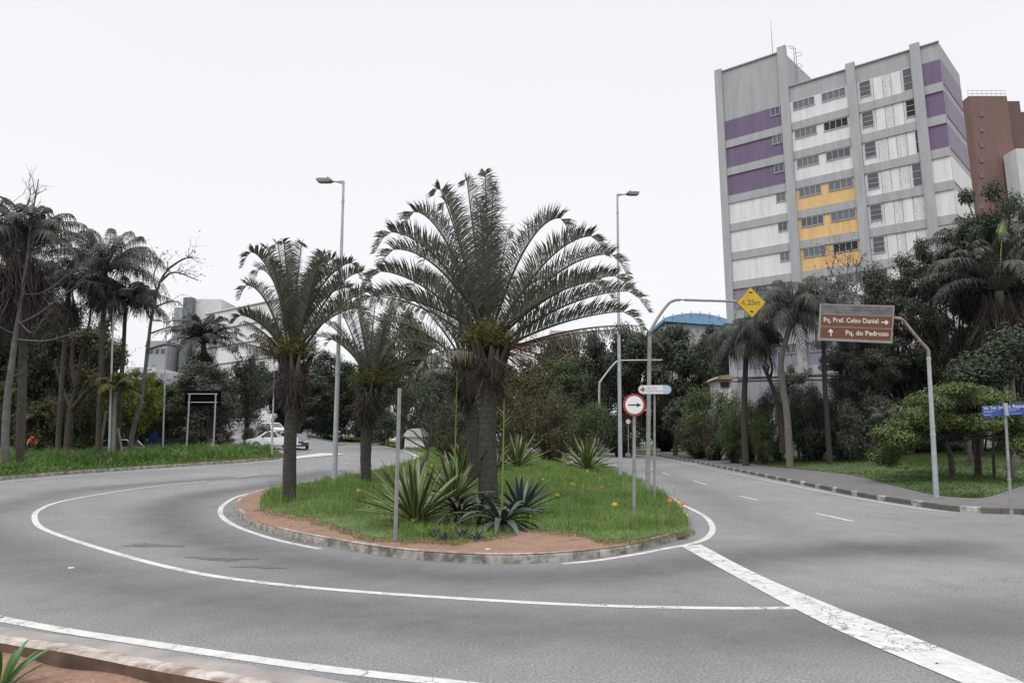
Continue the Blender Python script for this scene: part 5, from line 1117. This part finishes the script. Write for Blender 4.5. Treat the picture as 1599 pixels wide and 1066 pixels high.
# tower: front plane through the left corner, direction from the perspective of its floor bands
Y0 = 68.0; P0 = at(1117, 113, Y0); dl = Vector(ray(-640, 705)); dl.z = 0; dl.normalize(); U = -dl
def onF(u, v, off=0.0):
    d = Vector(ray(u, v)); nrm = Vector((U.y, -U.x, 0)); o_ = Vector((0, 0, CAMH)); k = ((P0 + nrm * off - o_).dot(nrm)) / d.dot(nrm); p = o_ + d * k
    return (p - P0).dot(U), p.z
nF = Vector((U.y, -U.x, 0)); 
if nF.y > 0: nF = -nF
tw = empty('apartment_tower', (P0.x, P0.y, 0), 0, True); tag(tw, 'tall grey and white apartment tower with purple and orange panels', 'apartment building')
tR = onF(1465, 66)[0]; zR = onF(1465, 66)[1]; zL = P0.z
SD = None
pr = ray(1498, 117); k_ = (zR - CAMH) / pr[2]; far = Vector((pr[0] * k_, pr[1] * k_, 0)); cor = Vector((P0.x, P0.y, 0)) + U * tR; SD = (far - cor); depth = SD.length; SD.normalize()
t1, t2, t3 = onF(1231, 300)[0], onF(1339, 300)[0], onF(1440, 250)[0]
zt1 = onF(1190, 173.5)[1]; zt7 = onF(1190, 446)[1]; FH = (zt1 - zt7) / 6; PH = FH * .73; zb = 1.2
def F(t, z, o=0): return Vector((P0.x, P0.y, 0)) + U * t + nF * o + Vector((0, 0, z))
def slab(mb, t0, t1_, z0, z1, o0, o1, mat=0):
    P = [F(t0, z0, o0), F(t1_, z0, o0), F(t1_, z1, o0), F(t0, z1, o0), F(t0, z0, o1), F(t1_, z0, o1), F(t1_, z1, o1), F(t0, z1, o1)]
    mb.add([tuple(p) for p in P], [[0, 1, 2, 3], [7, 6, 5, 4], [4, 5, 1, 0], [5, 6, 2, 1], [6, 7, 3, 2], [7, 4, 0, 3]], mat)
def para(mb, t0, t1_, z0, z1, d0, d1, mat=0):
    def q(t, d, z): return tuple(Vector((P0.x, P0.y, 0)) + U * t + SD * d + Vector((0, 0, z)))
    P = [q(t0, d0, z0), q(t1_, d0, z0), q(t1_, d1, z0), q(t0, d1, z0), q(t0, d0, z1), q(t1_, d0, z1), q(t1_, d1, z1), q(t0, d1, z1)]
    mb.add(P, [[3, 2, 1, 0], [4, 5, 6, 7], [0, 1, 5, 4], [1, 2, 6, 5], [2, 3, 7, 6], [3, 0, 4, 7]], mat)
core = MB(); para(core, 0, t1 + .4, zb, zL - .25, .02, depth); para(core, t1 + .41, tR, zb, zR, .02, depth); core.build('wall', M['conc'], tw)
# roof parapet upstand on the lower wing so the ladder wall reads; rails, ladder, antenna
pil = MB()
for tp, w, zz in ((0, .75, zL), (t1 - .1, .85, zL + .2), (t2 - .1, .8, onF(1336, 100)[1] + .1), (t3 - .1, .8, onF(1436, 70)[1] + .1)):
    slab(pil, tp, tp + w, zb, zz, -.02, .38)
pil.build('pilaster', M['conc'], tw)
bays = [(.75, t1 - .1), (t1 + .75, t2 - .1), (t2 + .7, t3 - .1), (t3 + .7, tR)]
colA = ['purple'] * 3 + ['wwhite'] * 3 + ['lilac'] * 5; colB = ['wwhite'] * 3 + ['orange'] * 3 + ['wwhite'] + ['lilac'] * 4; colD = ['purple'] * 3 + ['wwhite'] * 8
def win(t0, t1_, z0, z1, nx, nz_, gl, open_=False):
    m = MB(); slab(m, t0, t1_, z0, z1, .05, .075, 0); w = m.build('window', M[gl], tw)
    f = MB(); e = .04
    slab(f, t0 - .04, t1_ + .04, z0 - .06, z0, .03, .13); slab(f, t0, t1_, z1, z1 + .05, .03, .12)
    for i in range(nx + 1): x = t0 + (t1_ - t0) * i / nx; slab(f, x - e / 2, x + e / 2, z0, z1, .077, .11)
    for j in range(1, nz_): z = z0 + (z1 - z0) * j / nz_; slab(f, t0, t1_, z - e / 2, z + e / 2, .078, .112)
    f.build('frame', M['alu'], w, org=tw.location)
random.seed(3)
for k in range(11):
    zt = zt1 - k * FH; z0 = zt - PH
    if z0 < zb: break
    bd = MB(); slab(bd, .75, tR, z0 - (FH - PH), z0, .0, .16)
    # grey floor band continues round the side
    bd.build('floor_band', M['conc'], tw)
    for bi, (a, e_) in enumerate(bays):
        c_ = (colA, colB, None, colD)[bi]
        if bi != 2: m = MB(); slab(m, a, e_, z0, zt, .0, .05); m.build('panel', M[c_[k]], tw)
        else:
            f = [0, .30, .47, .62, .80, 1.0]
            for i in range(5):
                m = MB(); slab(m, a + (e_ - a) * f[i] + .02, a + (e_ - a) * f[i + 1] - .02, z0, zt, .0, .05 + .01 * (i % 2)); m.build('panel', M['wpeb' if (i + (k > 1 and k < 4)) % 2 == 0 else 'wwhite'], tw)
        w = e_ - a; hw_ = PH * .40
        if bi == 0: win(a + w * .82, a + w * .97, zt - hw_, zt - .06, 2, 1, 'glass2' if k % 2 else 'glass')
        if bi == 1:
            win(a + w * .05, a + w * .43, zt - hw_, zt - .1, 4, 1, 'glass2' if k not in (4,) else 'glass'); win(a + w * .56, a + w * .96, zt - hw_, zt - .1, 4, 1, 'dark' if k in (1, 5) else ('glass' if k == 2 else 'glass2'))
        if bi == 2:
            win(a + w * .05, a + w * .25, z0 + PH * .32, zt - .1, 1, 3, 'glass'); 
            if k in (0, 1, 3): win(a + w * .84, a + w * .99, z0 + .1 + (.5 if k == 1 else 0), zt - .08, 1, 3, 'glass' if k != 1 else 'dark')
            if k == 2: win(a + w * .95, a + w * .99, z0 + .1, zt - .08, 1, 2, 'dark')
    # side wall panels (set proud of the wall)
    nS = Vector((SD.y, -SD.x, 0)); 
    if nS.x < 0: nS = -nS
    m = MB(); cc = cor
    P = [cc + nS * .05 + SD * .2 + Vector((0, 0, z0)), cc + nS * .05 + SD * (depth - .2) + Vector((0, 0, z0)), cc + nS * .05 + SD * (depth - .2) + Vector((0, 0, zt)), cc + nS * .05 + SD * .2 + Vector((0, 0, zt))]
    Q = [p - nS * .05 for p in P]; m.add([tuple(p) for p in P + Q], [[0, 1, 2, 3], [7, 6, 5, 4], [4, 5, 1, 0], [5, 6, 2, 1], [6, 7, 3, 2], [7, 4, 0, 3]]); m.build('side_panel', M['lilac' if k < 3 else 'wwhite'], tw)
rb = MB()
z_ = zt1 + .02
cop = MB(); slab(cop, -.02, t1 + .5, zL - .25, zL - .13, -.05, .12); slab(cop, t1 + .76, tR + .05, zR, zR + .10, -.05, .12); cop.build('coping', M['conc'], tw)
lad = MB(); bq = Vector((P0.x, P0.y, 0)) + U * (t1 + .5)
def LQ(d, o, z): return bq + SD * d + U * o + Vector((0, 0, z))
for d in (1.6, 2.1): lad.tube([LQ(d, .35, zR - .1), LQ(d, .35, zL + .9), LQ(d, -.2, zL + 1.1)], .035, 5)
for i in range(9): lad.tube([LQ(1.6, .35, zR + i * .4), LQ(2.1, .35, zR + i * .4)], .025, 4)
for z in (zR + 2.2, zR + 3.0, zL): lad.tube([LQ(1.5, .35, z), LQ(1.5, .9, z), LQ(2.2, .9, z), LQ(2.2, .35, z)], .025, 4)
lad.build('roof_ladder', M['galv2'], tw)
tA, _ = onF(1201, 92); an = Vector((P0.x, P0.y, 0)) + U * tA + SD * 1.0 + Vector((0, 0, zL - .3)); m = MB(); m.tube([an, an + Vector((0, 0, 2.8)), an + Vector((0, 0, 4.6))], [.05, .03, .012], 5); m.build('antenna', M['galv2'], tw)
# brick tower at right
Yb = 95; a, e_ = at(1512, 156, Yb), at(1580, 144, Yb); bt = empty('brick_tower', (a.x, Yb, 0), 0, True); tag(bt, 'reddish brick apartment tower at the right edge behind the trees', 'apartment building')
def boxpx(mb, u0, u1, vt, Y, dp, zb_=0, mat=0, ymid=None):
    p, q = at(u0, vt, Y), at(u1, vt, Y); mb.box(((p.x + q.x) / 2, Y + dp / 2, (p.z + zb_) / 2), (q.x - p.x, dp, p.z - zb_), mat=mat)
m = MB(); boxpx(m, 1513, 1572, 150, 95, 11); m.build('wall', M['brick'], bt); m = MB(); boxpx(m, 1572.5, 1592, 158, 97, 11); m.build('wing', M['brickshade'], bt); m = MB(); boxpx(m, 1593, 1640, 175, 99, 11); m.build('wing', M['brickshade'], bt)
m = MB(); boxpx(m, 1586, 1640, 232, 92, 2.5); m.build('white_block', M['pale'], bt)
for k in range(9): p = at(1533, 178 + k * 24, 94.9); m = MB(); m.box((p.x, 94.95, p.z), (.55, .12, .75)); m.build('window', M['glass2'], bt)
m = MB(); p, q = at(1513, 150, 95), at(1572, 150, 95)
for h in (.5, 1.0): m.tube([p + Vector((0, .2, h)), q + Vector((0, .2, h))], .04, 5)
for i in range(9): w = p.lerp(q, i / 8); m.tube([w + Vector((0, .2, 0)), w + Vector((0, .2, 1.0))], .035, 4)
m.build('roof_rail', M['alu'], bt)
# white slab building at left
wb = empty('slab_building', (at(290, 600, 100).x, 100, 0), 0, True); tag(wb, 'long white apartment slab with a grey end tower behind the left palms', 'apartment building')
m = MB(); boxpx(m, 289, 346, 467, 155, 14); m.build('wall', M['pale'], wb); m = MB(); boxpx(m, 286.5, 301, 464, 153.5, 3.2); m.build('corner_strip', M['slate'], wb); m = MB(); boxpx(m, 272, 286, 480, 158, 14); m.build('wing', M['greyw'], wb)
p0, p1 = at(322, 489, 151), at(440, 463, 135); p1.z = p0.z; dv = (p1 - p0); m = MB(); nn = Vector((-dv.y, dv.x, 0)).normalized() * 9
m.add([tuple(v) for v in [Vector((p0.x, p0.y, 0)), Vector((p1.x, p1.y, 0)), Vector((p1.x, p1.y, 0)) + nn, Vector((p0.x, p0.y, 0)) + nn, p0, p1, p1 + nn, p0 + nn]], [[3, 2, 1, 0], [4, 5, 6, 7], [0, 1, 5, 4], [1, 2, 6, 5], [2, 3, 7, 6], [3, 0, 4, 7]]); m.build('facade', M['wwhite'], wb)
nf = -nn.normalized(); ax = dv.normalized()
for fl in range(5):
    z = p0.z - 3.9 * fl - .3; m = MB(); c0 = Vector((p0.x, p0.y, z)); c1 = Vector((p1.x, p1.y, z)); 
    m.tube([c0 + nf * .12, c1 + nf * .12], .16, 4); m.build('ledge', M['greyw'], wb)
    for i in range(2 if fl else 0):
        t = (.45, .8)[i]; c = Vector((p0.x, p0.y, z)).lerp(Vector((p1.x, p1.y, z)), t) + nf * .04; m = MB(); h = 1.1; w = 1.0
        m.add([tuple(c - ax * w + Vector((0, 0, -1.7))), tuple(c + ax * w + Vector((0, 0, -1.7))), tuple(c + ax * w + Vector((0, 0, -.6))), tuple(c - ax * w + Vector((0, 0, -.6)))], [[0, 1, 2, 3]]); m.build('window', M['glass'], wb)
lb = empty('low_block', (at(240, 600, 120).x, 120, 0), 0, True); tag(lb, 'low pale block seen under the leaning bare tree', 'building')
m = MB(); boxpx(m, 196, 243, 573, 120, 10); m.build('wall', M['pale'], lb); m = MB(); boxpx(m, 243.5, 278, 582, 122, 9); m.build('wing', M['greyw'], lb)
for i in range(5): p = at(203 + i * 9, 585, 119.9); m = MB(); m.box((p.x, 119.95, p.z), (.6, .12, .8)); m.build('window', M['glass'], lb)
gb = empty('far_grey_block', (at(230, 560, 150).x, 150, 0), 0, True); tag(gb, 'far hazy grey block left of the white slab building', 'building'); m = MB(); boxpx(m, 228, 262, 532, 150, 12); m.build('wall', M['greyw'], gb)
for i in range(3): p = at(236 + i * 9, 548, 149.9); m = MB(); m.box((p.x, 149.95, p.z), (.8, .12, 1.0)); m.build('window', M['glass'], gb)
pb = empty('pink_building', (at(890, 600, 110).x, 110, 0), 0, True); tag(pb, 'pale pinkish building peeping over the green tree right of the large palm crown', 'building')
m = MB(); boxpx(m, 860, 905, 516, 110, 12); m.build('wall', M['cream'], pb); m = MB(); boxpx(m, 905.5, 950, 570, 112, 12); m.build('wing', M['pale'], pb)
for fl in range(3):
    for i in range(3): p = at(868 + i * 13, 533 + fl * 30, 109.9); m = MB(); m.box((p.x, 109.95, p.z), (.8, .12, 1.1)); m.build('window', M['glass'], pb)
br = empty('blue_roof_hall', (at(1090, 600, 115).x, 115, 0), 0, True); tag(br, 'blue curved roof seen above the dark trees left of the tower', 'building')
m = MB(); boxpx(m, 1040, 1150, 505, 115, 14); m.build('wall', M['greyw'], br)
arc = MB(); a, e_ = at(1036, 497, 114.5), at(1152, 505, 114.5); pk = at(1092, 485, 114.5).z; k = 16
prof = [(a.x + (e_.x - a.x) * i / k, a.z + (pk - a.z) * math.sin(math.pi * (i / k)) ** .8 - (a.z - e_.z) * i / k) for i in range(k + 1)]
arc.prism(prof + [(e_.x, e_.z - .5), (a.x, a.z - .5)], 114.5, 130); arc.build('roof', M['bluer'], br)
for i in range(0, k + 1, 2): x, z = prof[i]; m = MB(); m.box((x, 114.4, z), (.18, .2, .6)); m.build('roof_rib', M['paleblue'], br)
# grey boundary walls with graffiti at the foot of the tower
M['wallg'] = wallmat('boundary_wall_render', (.20, .205, .215)); M['graf'] = simple('graffiti_paint', (.55, .56, .58), .8); M['graf2'] = simple('graffiti_ochre', (.27, .22, .14), .8)
gw = empty('boundary_wall', (at(1095, 690, 57).x, 57, 0), 0, True); tag(gw, 'grey boundary wall with white graffiti behind the palms below the tower', 'wall')
def wseg(name, ua, Ya, ub, Yb_, vt, mat, par, th=.25, zb_=.3):
    a = at(ua, vt, Ya); e_ = at(ub, vt, Yb_); z = a.z; d = Vector((e_.x - a.x, e_.y - a.y, 0)); n = Vector((-d.y, d.x, 0)).normalized() * th; m = MB(); A = Vector((a.x, a.y, 0)); B = Vector((e_.x, e_.y, 0))
    P = [A + Vector((0, 0, zb_)), B + Vector((0, 0, zb_)), B + n + Vector((0, 0, zb_)), A + n + Vector((0, 0, zb_)), A + Vector((0, 0, z)), B + Vector((0, 0, z)), B + n + Vector((0, 0, z)), A + n + Vector((0, 0, z))]
    m.add([tuple(p) for p in P], [[3, 2, 1, 0], [4, 5, 6, 7], [0, 1, 5, 4], [1, 2, 6, 5], [2, 3, 7, 6], [3, 0, 4, 7]]); m.build(name, mat, par)
wseg('lower_wall', 1085, 68, 1420, 52, 640, M['wallg'], gw)
gr_ = MB(); rg = np.random.default_rng(4)
for st in range(7):
    u0 = 1168 + st * 8; pts = [tuple(at(u0 + 7 * math.sin(k * 1.3 + st) + k, 668 + 14 * math.cos(k * 1.1 + st * 1.7), 62.0 - (u0 - 1168) * .03)) for k in range(6)]; gr_.tube(smoothline(pts, 4), .035, 4)
gr_.build('graffiti', M['graf'], gw)
uw = empty('retaining_wall', (at(1100, 600, 62).x, 62, 0), 0, True); tag(uw, 'plain pale grey retaining wall with black rail at the foot of the purple tower', 'wall')
wseg('wall', 1085, 70, 1150, 67, 612, M['greyw'], uw); wseg('wall', 1150, 66.8, 1345, 56.5, 600, M['greyw'], uw)
m = MB()
for v in (590, 596): m.tube([at(1120, v, 67), at(1345, v - 4, 56.2)], .05, 4)
m.build('rail', M['signback'], uw)
kb = empty('yellow_kiosk_roof', (at(1128, 600, 64).x, 64, 0), 0, True); tag(kb, 'small ochre-roofed booth above the left end of the retaining wall', 'booth')
m = MB(); boxpx(m, 1122, 1142, 592, 65, 3, 1); m.build('wall', M['pale'], kb); p, q = at(1116, 592, 64.7), at(1146, 588, 64.7); m = MB(); m.prism([(p.x, p.z), (q.x, p.z), (q.x - .4, q.z + .2), (p.x + .5, q.z + .1)], 64.6, 68.4); m.build('roof', M['graf2'], kb)
m = MB(); p = at(1132, 600, 64.9); m.box((p.x, 64.93, p.z), (.8, .1, .5)); m.build('window', M['dark'], kb)
# low pale wall and hall behind the bend
lw = empty('low_wall', (at(395, 680, 96).x, 96, 0), 0, True); tag(lw, 'low concrete wall behind the weeping tree above the olive shrub', 'wall'); m = MB(); p, q = at(338, 655, 96), at(404, 655, 96); m.box(((p.x + q.x) / 2, 96, (p.z + 2) / 2), (q.x - p.x, .4, p.z - 2)); m.build('wall', M['greyw'], lw)
m = MB(); m.box(((p.x + q.x) / 2, 96, p.z + .09), (q.x - p.x + .2, .6, .15)); m.build('coping', M['pale'], lw)
sh = empty('white_shed', (at(648, 690, 78).x, 78, 0), 0, True); tag(sh, 'low white shed seen through the small umbrella-crowned tree', 'shed'); m = MB(); p, q = at(632, 682, 78), at(664, 682, 78); zb_ = tz(p.x, 78)
m.box(((p.x + q.x) / 2, 79, (p.z + zb_) / 2), (q.x - p.x, 2, p.z - zb_)); m.build('wall', M['wwhite'], sh); m = MB(); m.prism([(p.x - .3, p.z), (q.x + .3, p.z), (q.x - .3, p.z + 1.0), (p.x + .4, p.z + .9)], 77.8, 80.4); m.build('roof', M['pale'], sh)
bl = MB(); p, q = at(232, 664, 60), at(248, 664, 60); zb_ = tz(p.x, 60); bl.box(((p.x + q.x) / 2, 60.5, (p.z + zb_) / 2), (q.x - p.x, 1.0, p.z - zb_), tp=.96); bl.box(((p.x + q.x) / 2, 60.5, p.z + .05), (q.x - p.x + .1, 1.1, .1)); tag(bl.build('blue_container', M['blue']), 'blue container standing left of the lamp post in the left bed', 'container')

# ------------------------------------------------------------------ vehicles (local frame: front = +X)
def carpaint(name, col):
    m, n, b = newmat(name); b.inputs['Base Color'].default_value = (*col, 1); b.inputs['Roughness'].default_value = .3; b.inputs['Coat Weight'].default_value = .5; return m
M['cw'] = carpaint('white_car_paint', (.70, .70, .71)); M['cb'] = carpaint('dark_car_paint', (.035, .037, .045)); M['tyre'] = simple('tyre', (.02, .02, .02), .9); M['rim'] = simple('wheel_rim', (.35, .35, .36), .4, .5)
M['cglass'] = carpaint('car_glass', (.025, .03, .035)); M['plast'] = simple('black_plastic', (.03, .03, .03), .6); M['lens'] = carpaint('headlight_lens', (.55, .57, .6)); M['tail'] = carpaint('tail_light', (.35, .02, .02))
def car(label, loc, rz, body, paint, cat, W_=1.72, name='car'):
    r = empty(name, loc, rz); tag(r, label, cat)
    prof, glass, roof, Lh = body
    def ext(poly, w0, w1, zlo, zhi):           # side outline swept across, narrowing with height
        m = MB(); n = len(poly); V = []
        for s_ in (-1, 1):
            for x, z in poly: t = min(max((z - zlo) / (zhi - zlo), 0), 1); V.append((x, s_ * (w0 + (w1 - w0) * t) / 2, z))
        m.add(V, [list(range(n)), list(range(n, 2 * n))[::-1]] + [[i, i + n, (i + 1) % n + n, (i + 1) % n] for i in range(n)]); return m
    b_o = ext(prof, W_, W_ * .93, .45, 1.0).build('body', paint, r); mo = b_o.modifiers.new('b', 'BEVEL'); mo.width = .05; mo.segments = 2
    g = ext(glass, W_ * .90, W_ * .72, .85, roof[0][1]).build('cabin_glass', M['cglass'], r)
    rf = ext([(x, z) for x, z in roof], W_ * .77, W_ * .70, roof[0][1], roof[0][1] + .12).build('roof', paint, r)
    pm = MB()
    for i in range(len(glass)):
        x0, z0 = glass[i]; x1, z1 = glass[(i + 1) % len(glass)]
        if abs(z1 - z0) > .2:
            for s_ in (-1, 1): wf = lambda z: W_ * (.90 + (.72 - .90) * min(max((z - .85) / (roof[0][1] - .85), 0), 1)) / 2 + .008; pm = MB(); pm.tube([(x0, s_ * wf(z0), z0), (x1, s_ * wf(z1), z1)], .04, 5); pm.build('pillar', paint, r)
    xm = (glass[1][0] + glass[2][0]) / 2 if len(glass) > 3 else 0
    for s_ in (-1, 1): pm = MB(); pm.tube([(xm, s_ * (W_ * .45 + .008), .86), (xm, s_ * (W_ * .36 + .01), roof[0][1])], .04, 5); pm.build('pillar', paint, r)
    for x in (Lh * .62, -Lh * .62):
        for s_ in (-1, 1):
            m = MB(); m.tube([(x, s_ * (W_ / 2 - .20), .31), (x, s_ * (W_ / 2 + .01), .31)], .31, 18); w = m.build('wheel', M['tyre'], r); m = MB(); m.tube([(x, s_ * (W_ / 2 - .02), .31), (x, s_ * (W_ / 2 + .02), .31)], .19, 12); m.build('rim', M['rim'], w, org=(0, 0, 0))
    for s_ in (-1, 1):
        m = MB(); m.box((Lh - .03, s_ * W_ * .37, .68), (.14, .34, .15)); m.build('headlight', M['lens'], r); m = MB(); m.box((-Lh + .03, s_ * W_ * .41, .80), (.12, .2, .24)); m.build('tail_light', M['tail'], r)
        m = MB(); m.box((glass[0][0] - .35, s_ * (W_ / 2 + .06), .98), (.10, .14, .12)); m.build('mirror', M['plast'], r)
    m = MB(); m.box((Lh + .02, 0, .42), (.1, W_ * .9, .16)); m.box((Lh + .0, 0, .62), (.06, W_ * .42, .10)); m.build('bumper', M['plast'], r)
    m = MB(); m.box((Lh + .075, 0, .44), (.012, .4, .12)); m.build('number_plate', M['white'], r)
    return r
hatch = ([(-1.95, .25), (-1.98, .55), (-1.95, .92), (1.0, .95), (1.85, .78), (1.98, .58), (1.98, .25)], [(1.05, .93), (.25, 1.40), (-1.35, 1.42), (-1.85, .93)], [(.25, 1.40), (-.1, 1.46), (-1.1, 1.48), (-1.38, 1.41)], 1.97)
pick = ([(-2.2, .3), (-2.22, .6), (-2.2, .98), (-.55, 1.0), (-.5, .96), (1.1, .97), (2.05, .80), (2.18, .58), (2.18, .3)], [(1.15, .95), (.45, 1.47), (-.25, 1.50), (-.52, .98)], [(.45, 1.47), (.25, 1.54), (-.15, 1.55), (-.27, 1.49)], 2.15)
van = ([(-1.95, .28), (-1.98, .6), (-1.96, 1.0), (1.1, 1.05), (1.95, .85), (2.03, .6), (2.03, .28)], [(1.15, 1.0), (.45, 1.58), (-1.6, 1.62), (-1.92, 1.0)], [(.45, 1.58), (.2, 1.67), (-1.3, 1.70), (-1.62, 1.61)], 2.0)
def onroad(u, Y): p = at(u, 700, Y); return (p.x, Y, tz(p.x, Y) + .01)
car('white hatchback parked sideways behind the left bed', onroad(177, 50), R(178), hatch, M['cw'], 'car', 1.7)
car('white compact pickup with open bed behind the end of the left bed', onroad(423, 62), R(205), pick, M['cw'], 'pickup', 1.72, 'pickup')
car('dark hatchback coming down the road right of the left palm trunk', onroad(466, 66), R(-72), hatch, M['cb'], 'car', 1.75)
car('white minivan farthest up the road on the left', onroad(424, 86), R(-40), van, M['cw'], 'van', 1.8, 'van')

# ------------------------------------------------------------------ people (skinned skeletons)
def skin_body(name, joints, edges, mat, parent, root_i=0, sub=1):
    me = bpy.data.meshes.new(name); me.from_pydata([j[0] for j in joints], edges, []); me.materials.append(mat)
    o = bpy.data.objects.new(name, me); C.objects.link(o); o.parent = parent
    md = o.modifiers.new('Skin', 'SKIN'); md.use_smooth_shade = True
    for i, j in enumerate(joints): me.skin_vertices[0].data[i].radius = (j[1], j[1]); me.skin_vertices[0].data[i].use_root = (i == root_i)
    sb = o.modifiers.new('Sub', 'SUBSURF'); sb.levels = sub; sb.render_levels = sub
    return o
M['skin'] = simple('skin', (.28, .16, .11), .6); M['orangev'] = simple('orange_workwear', (.80, .16, .04), .7); M['darkcloth'] = simple('dark_clothing', (.03, .032, .04), .8); M['helm'] = simple('white_helmet', (.72, .72, .72), .3); M['hair'] = simple('dark_hair', (.02, .015, .012), .7)
def person(label, loc, rz, J, shirt, trousers, cap, capm, capname):
    r = empty('person', loc, rz); tag(r, label, 'person')
    ed = [(0, 1), (1, 2), (2, 3), (3, 4), (2, 5), (5, 6), (6, 7), (2, 8), (8, 9), (9, 10), (0, 11), (11, 12), (12, 13), (13, 14), (0, 15), (15, 16), (16, 17), (17, 18)]
    rd = [.15, .155, .14, .06, .10, .065, .05, .035, .065, .05, .035, .095, .065, .045, .04, .095, .065, .045, .04]
    skin_body('body', list(zip(J, rd)), ed, M['skin'], r)
    sh_ = [0, 1, 2, 5, 6, 8, 9]; mp = {a: i for i, a in enumerate(sh_)}
    skin_body('shirt', [(J[a], rd[a] + .025) for a in sh_], [(mp[a], mp[b]) for a, b in ed if a in mp and b in mp], shirt, r)
    tr_ = [0, 11, 12, 13, 15, 16, 17]; mp = {a: i for i, a in enumerate(tr_)}
    skin_body('trousers', [(J[a], rd[a] + .02) for a in tr_], [(mp[a], mp[b]) for a, b in ed if a in mp and b in mp], trousers, r)
    h = Vector(J[4]); m = MB(); k = 8
    for i in range(6):
        pass
    V = []; F_ = []
    for i in range(7):
        ph = i / 6 * math.pi * .55
        for j in range(12): th = j / 12 * 6.283; V.append((h.x + cap * math.sin(ph) * math.cos(th), h.y + cap * math.sin(ph) * math.sin(th), h.z + cap * math.cos(ph)))
    for i in range(6):
        for j in range(12): F_.append([i * 12 + j, (i + 1) * 12 + j, (i + 1) * 12 + (j + 1) % 12, i * 12 + (j + 1) % 12])
    m.add(V, F_); m.build(capname, capm, r, smooth=True)
    return r
pw = at(54, 690, 44); J = [(0, 0, .95), (0, -.12, 1.18), (0, -.32, 1.36), (0, -.42, 1.42), (0, -.54, 1.44), (-.2, -.32, 1.34), (-.24, -.48, 1.08), (-.2, -.66, .98), (.2, -.32, 1.34), (.24, -.48, 1.08), (.2, -.66, .98), (-.1, 0, .88), (-.12, -.05, .48), (-.12, .03, .08), (-.12, -.12, .04), (.1, 0, .88), (.12, -.05, .48), (.12, .03, .08), (.12, -.12, .04)]
person('worker in orange workwear bending over in the left bed', (pw.x, 44, tz(pw.x, 44) + .2), R(20), J, M['orangev'], M['darkcloth'], .115, M['orangev'], 'cap')
pm_ = onroad(529, 104)
mc = empty('motorcycle', pm_, R(-80)); tag(mc, 'dark motorcycle riding down the left road', 'motorcycle')
for x in (.68, -.68):
    a = np.linspace(0, 6.283, 21); m = MB(); m.tube([(x + .29 * math.cos(t), 0, .31 + .29 * math.sin(t)) for t in a], .05, 6, cap=False); m.tube([(x, -.05, .31), (x, .05, .31)], .07, 8); m.build('wheel', M['tyre'], mc)
m = MB(); m.tube([(.68, 0, .31), (.5, 0, .95)], .04, 6); m.tube([(.46, -.35, 1.02), (.5, 0, .98), (.46, .35, 1.02)], .022, 6); m.build('fork', M['rim'], mc)
m = MB(); m.tube([(.42, 0, .82), (.1, 0, .86), (-.15, 0, .78)], [.1, .16, .1], 10); m.box((0, 0, .48), (.5, .3, .34)); m.tube([(-.68, 0, .31), (0, 0, .45)], .05, 6); m.build('body', M['cb'], mc)
m = MB(); m.tube([(-.1, 0, .80), (-.4, 0, .82), (-.8, 0, .9)], [.12, .13, .08], 8); m.build('seat', M['plast'], mc); m = MB(); m.tube([(.52, 0, .86), (.62, 0, .86)], [.09, .07], 10); m.build('headlight', M['lens'], mc)
J = [(-.3, 0, .92), (-.24, 0, 1.12), (-.12, 0, 1.36), (-.06, 0, 1.44), (-.02, 0, 1.56), (-.12, .2, 1.34), (.12, .28, 1.14), (.42, .3, 1.05), (-.12, -.2, 1.34), (.12, -.28, 1.14), (.42, -.3, 1.05), (-.25, .12, .9), (.15, .2, .8), (-.05, .2, .38), (.08, .2, .32), (-.25, -.12, .9), (.15, -.2, .8), (-.05, -.2, .38), (.08, -.2, .32)]
person('motorcyclist with white helmet riding down the left road', pm_, R(-80), J, M['darkcloth'], M['darkcloth'], .15, M['helm'], 'helmet')

# ------------------------------------------------------------------ small litter and stones on the road edge
M['litter'] = simple('litter_white', (.62, .62, .60), .7)
for u, v, lb in [(761, 858, 'crumpled white litter on the red soil below the blue-grey agaves'), (451, 797, 'white litter at the foot of the left triangle palm'), (477, 845, 'small white scrap by the island kerb'), (109, 887, 'white scrap lying on the near lane at left')]:
    p = grd(u, v, .0 if u < 200 or v == 845 else .15); m = MB(); m.box((p.x, p.y, p.z + .012), (.05, .03, .02), .5, tp=.6); m.box((p.x + .03, p.y + .02, p.z + .01), (.03, .03, .015), 1.1, tp=.7); tag(m.build('litter', M['litter']), lb, 'litter')
m = MB(); n = 700; i = rng.integers(0, 60, n); bpts = smoothline(G2([(352, 800), (372, 815), (400, 828), (450, 843), (490, 851)]), 15)
B = bpts[i % len(bpts)] + rng.normal(0, .10, (n, 2)); leaves_at(m, np.column_stack([B, terr(B[:, 0], B[:, 1]) + .02 + rng.random(n) * .01]), unit(n) * .3 + UP, .035, .025)
n = 1500; B = np.array(gline)[rng.integers(0, len(gline), n)] + np.stack([rng.normal(0, .25, n), -rng.uniform(-.2, .75, n)], -1); kk = inpoly(B[:, 0], B[:, 1], island_poly); B = B[kk]
m2 = MB(); leaves_at(m2, np.column_stack([B, terr(B[:, 0], B[:, 1]) + .165 + isl_off(B[:, 0], B[:, 1])]), unit(len(B)) * .4 + UP, .04, .02)
M['dry'] = leafmat('fallen_leaves', [(.16, .11, .06), (.26, .21, .13), (.10, .07, .04)], .9, 0); tag(m.build('leaf_litter', M['dry']), 'fallen dry leaves gathered in the gutter at the left tip of the island', 'leaves', kind='stuff')
tag(m2.build('leaf_litter', M['dry']), 'scattered dry leaves and bits on the bare red soil rim of the island', 'leaves', kind='stuff')

# tidy helper properties
for o in bpy.data.objects:
    for k in ('_w', '_used'):
        if k in o.keys(): del o[k]
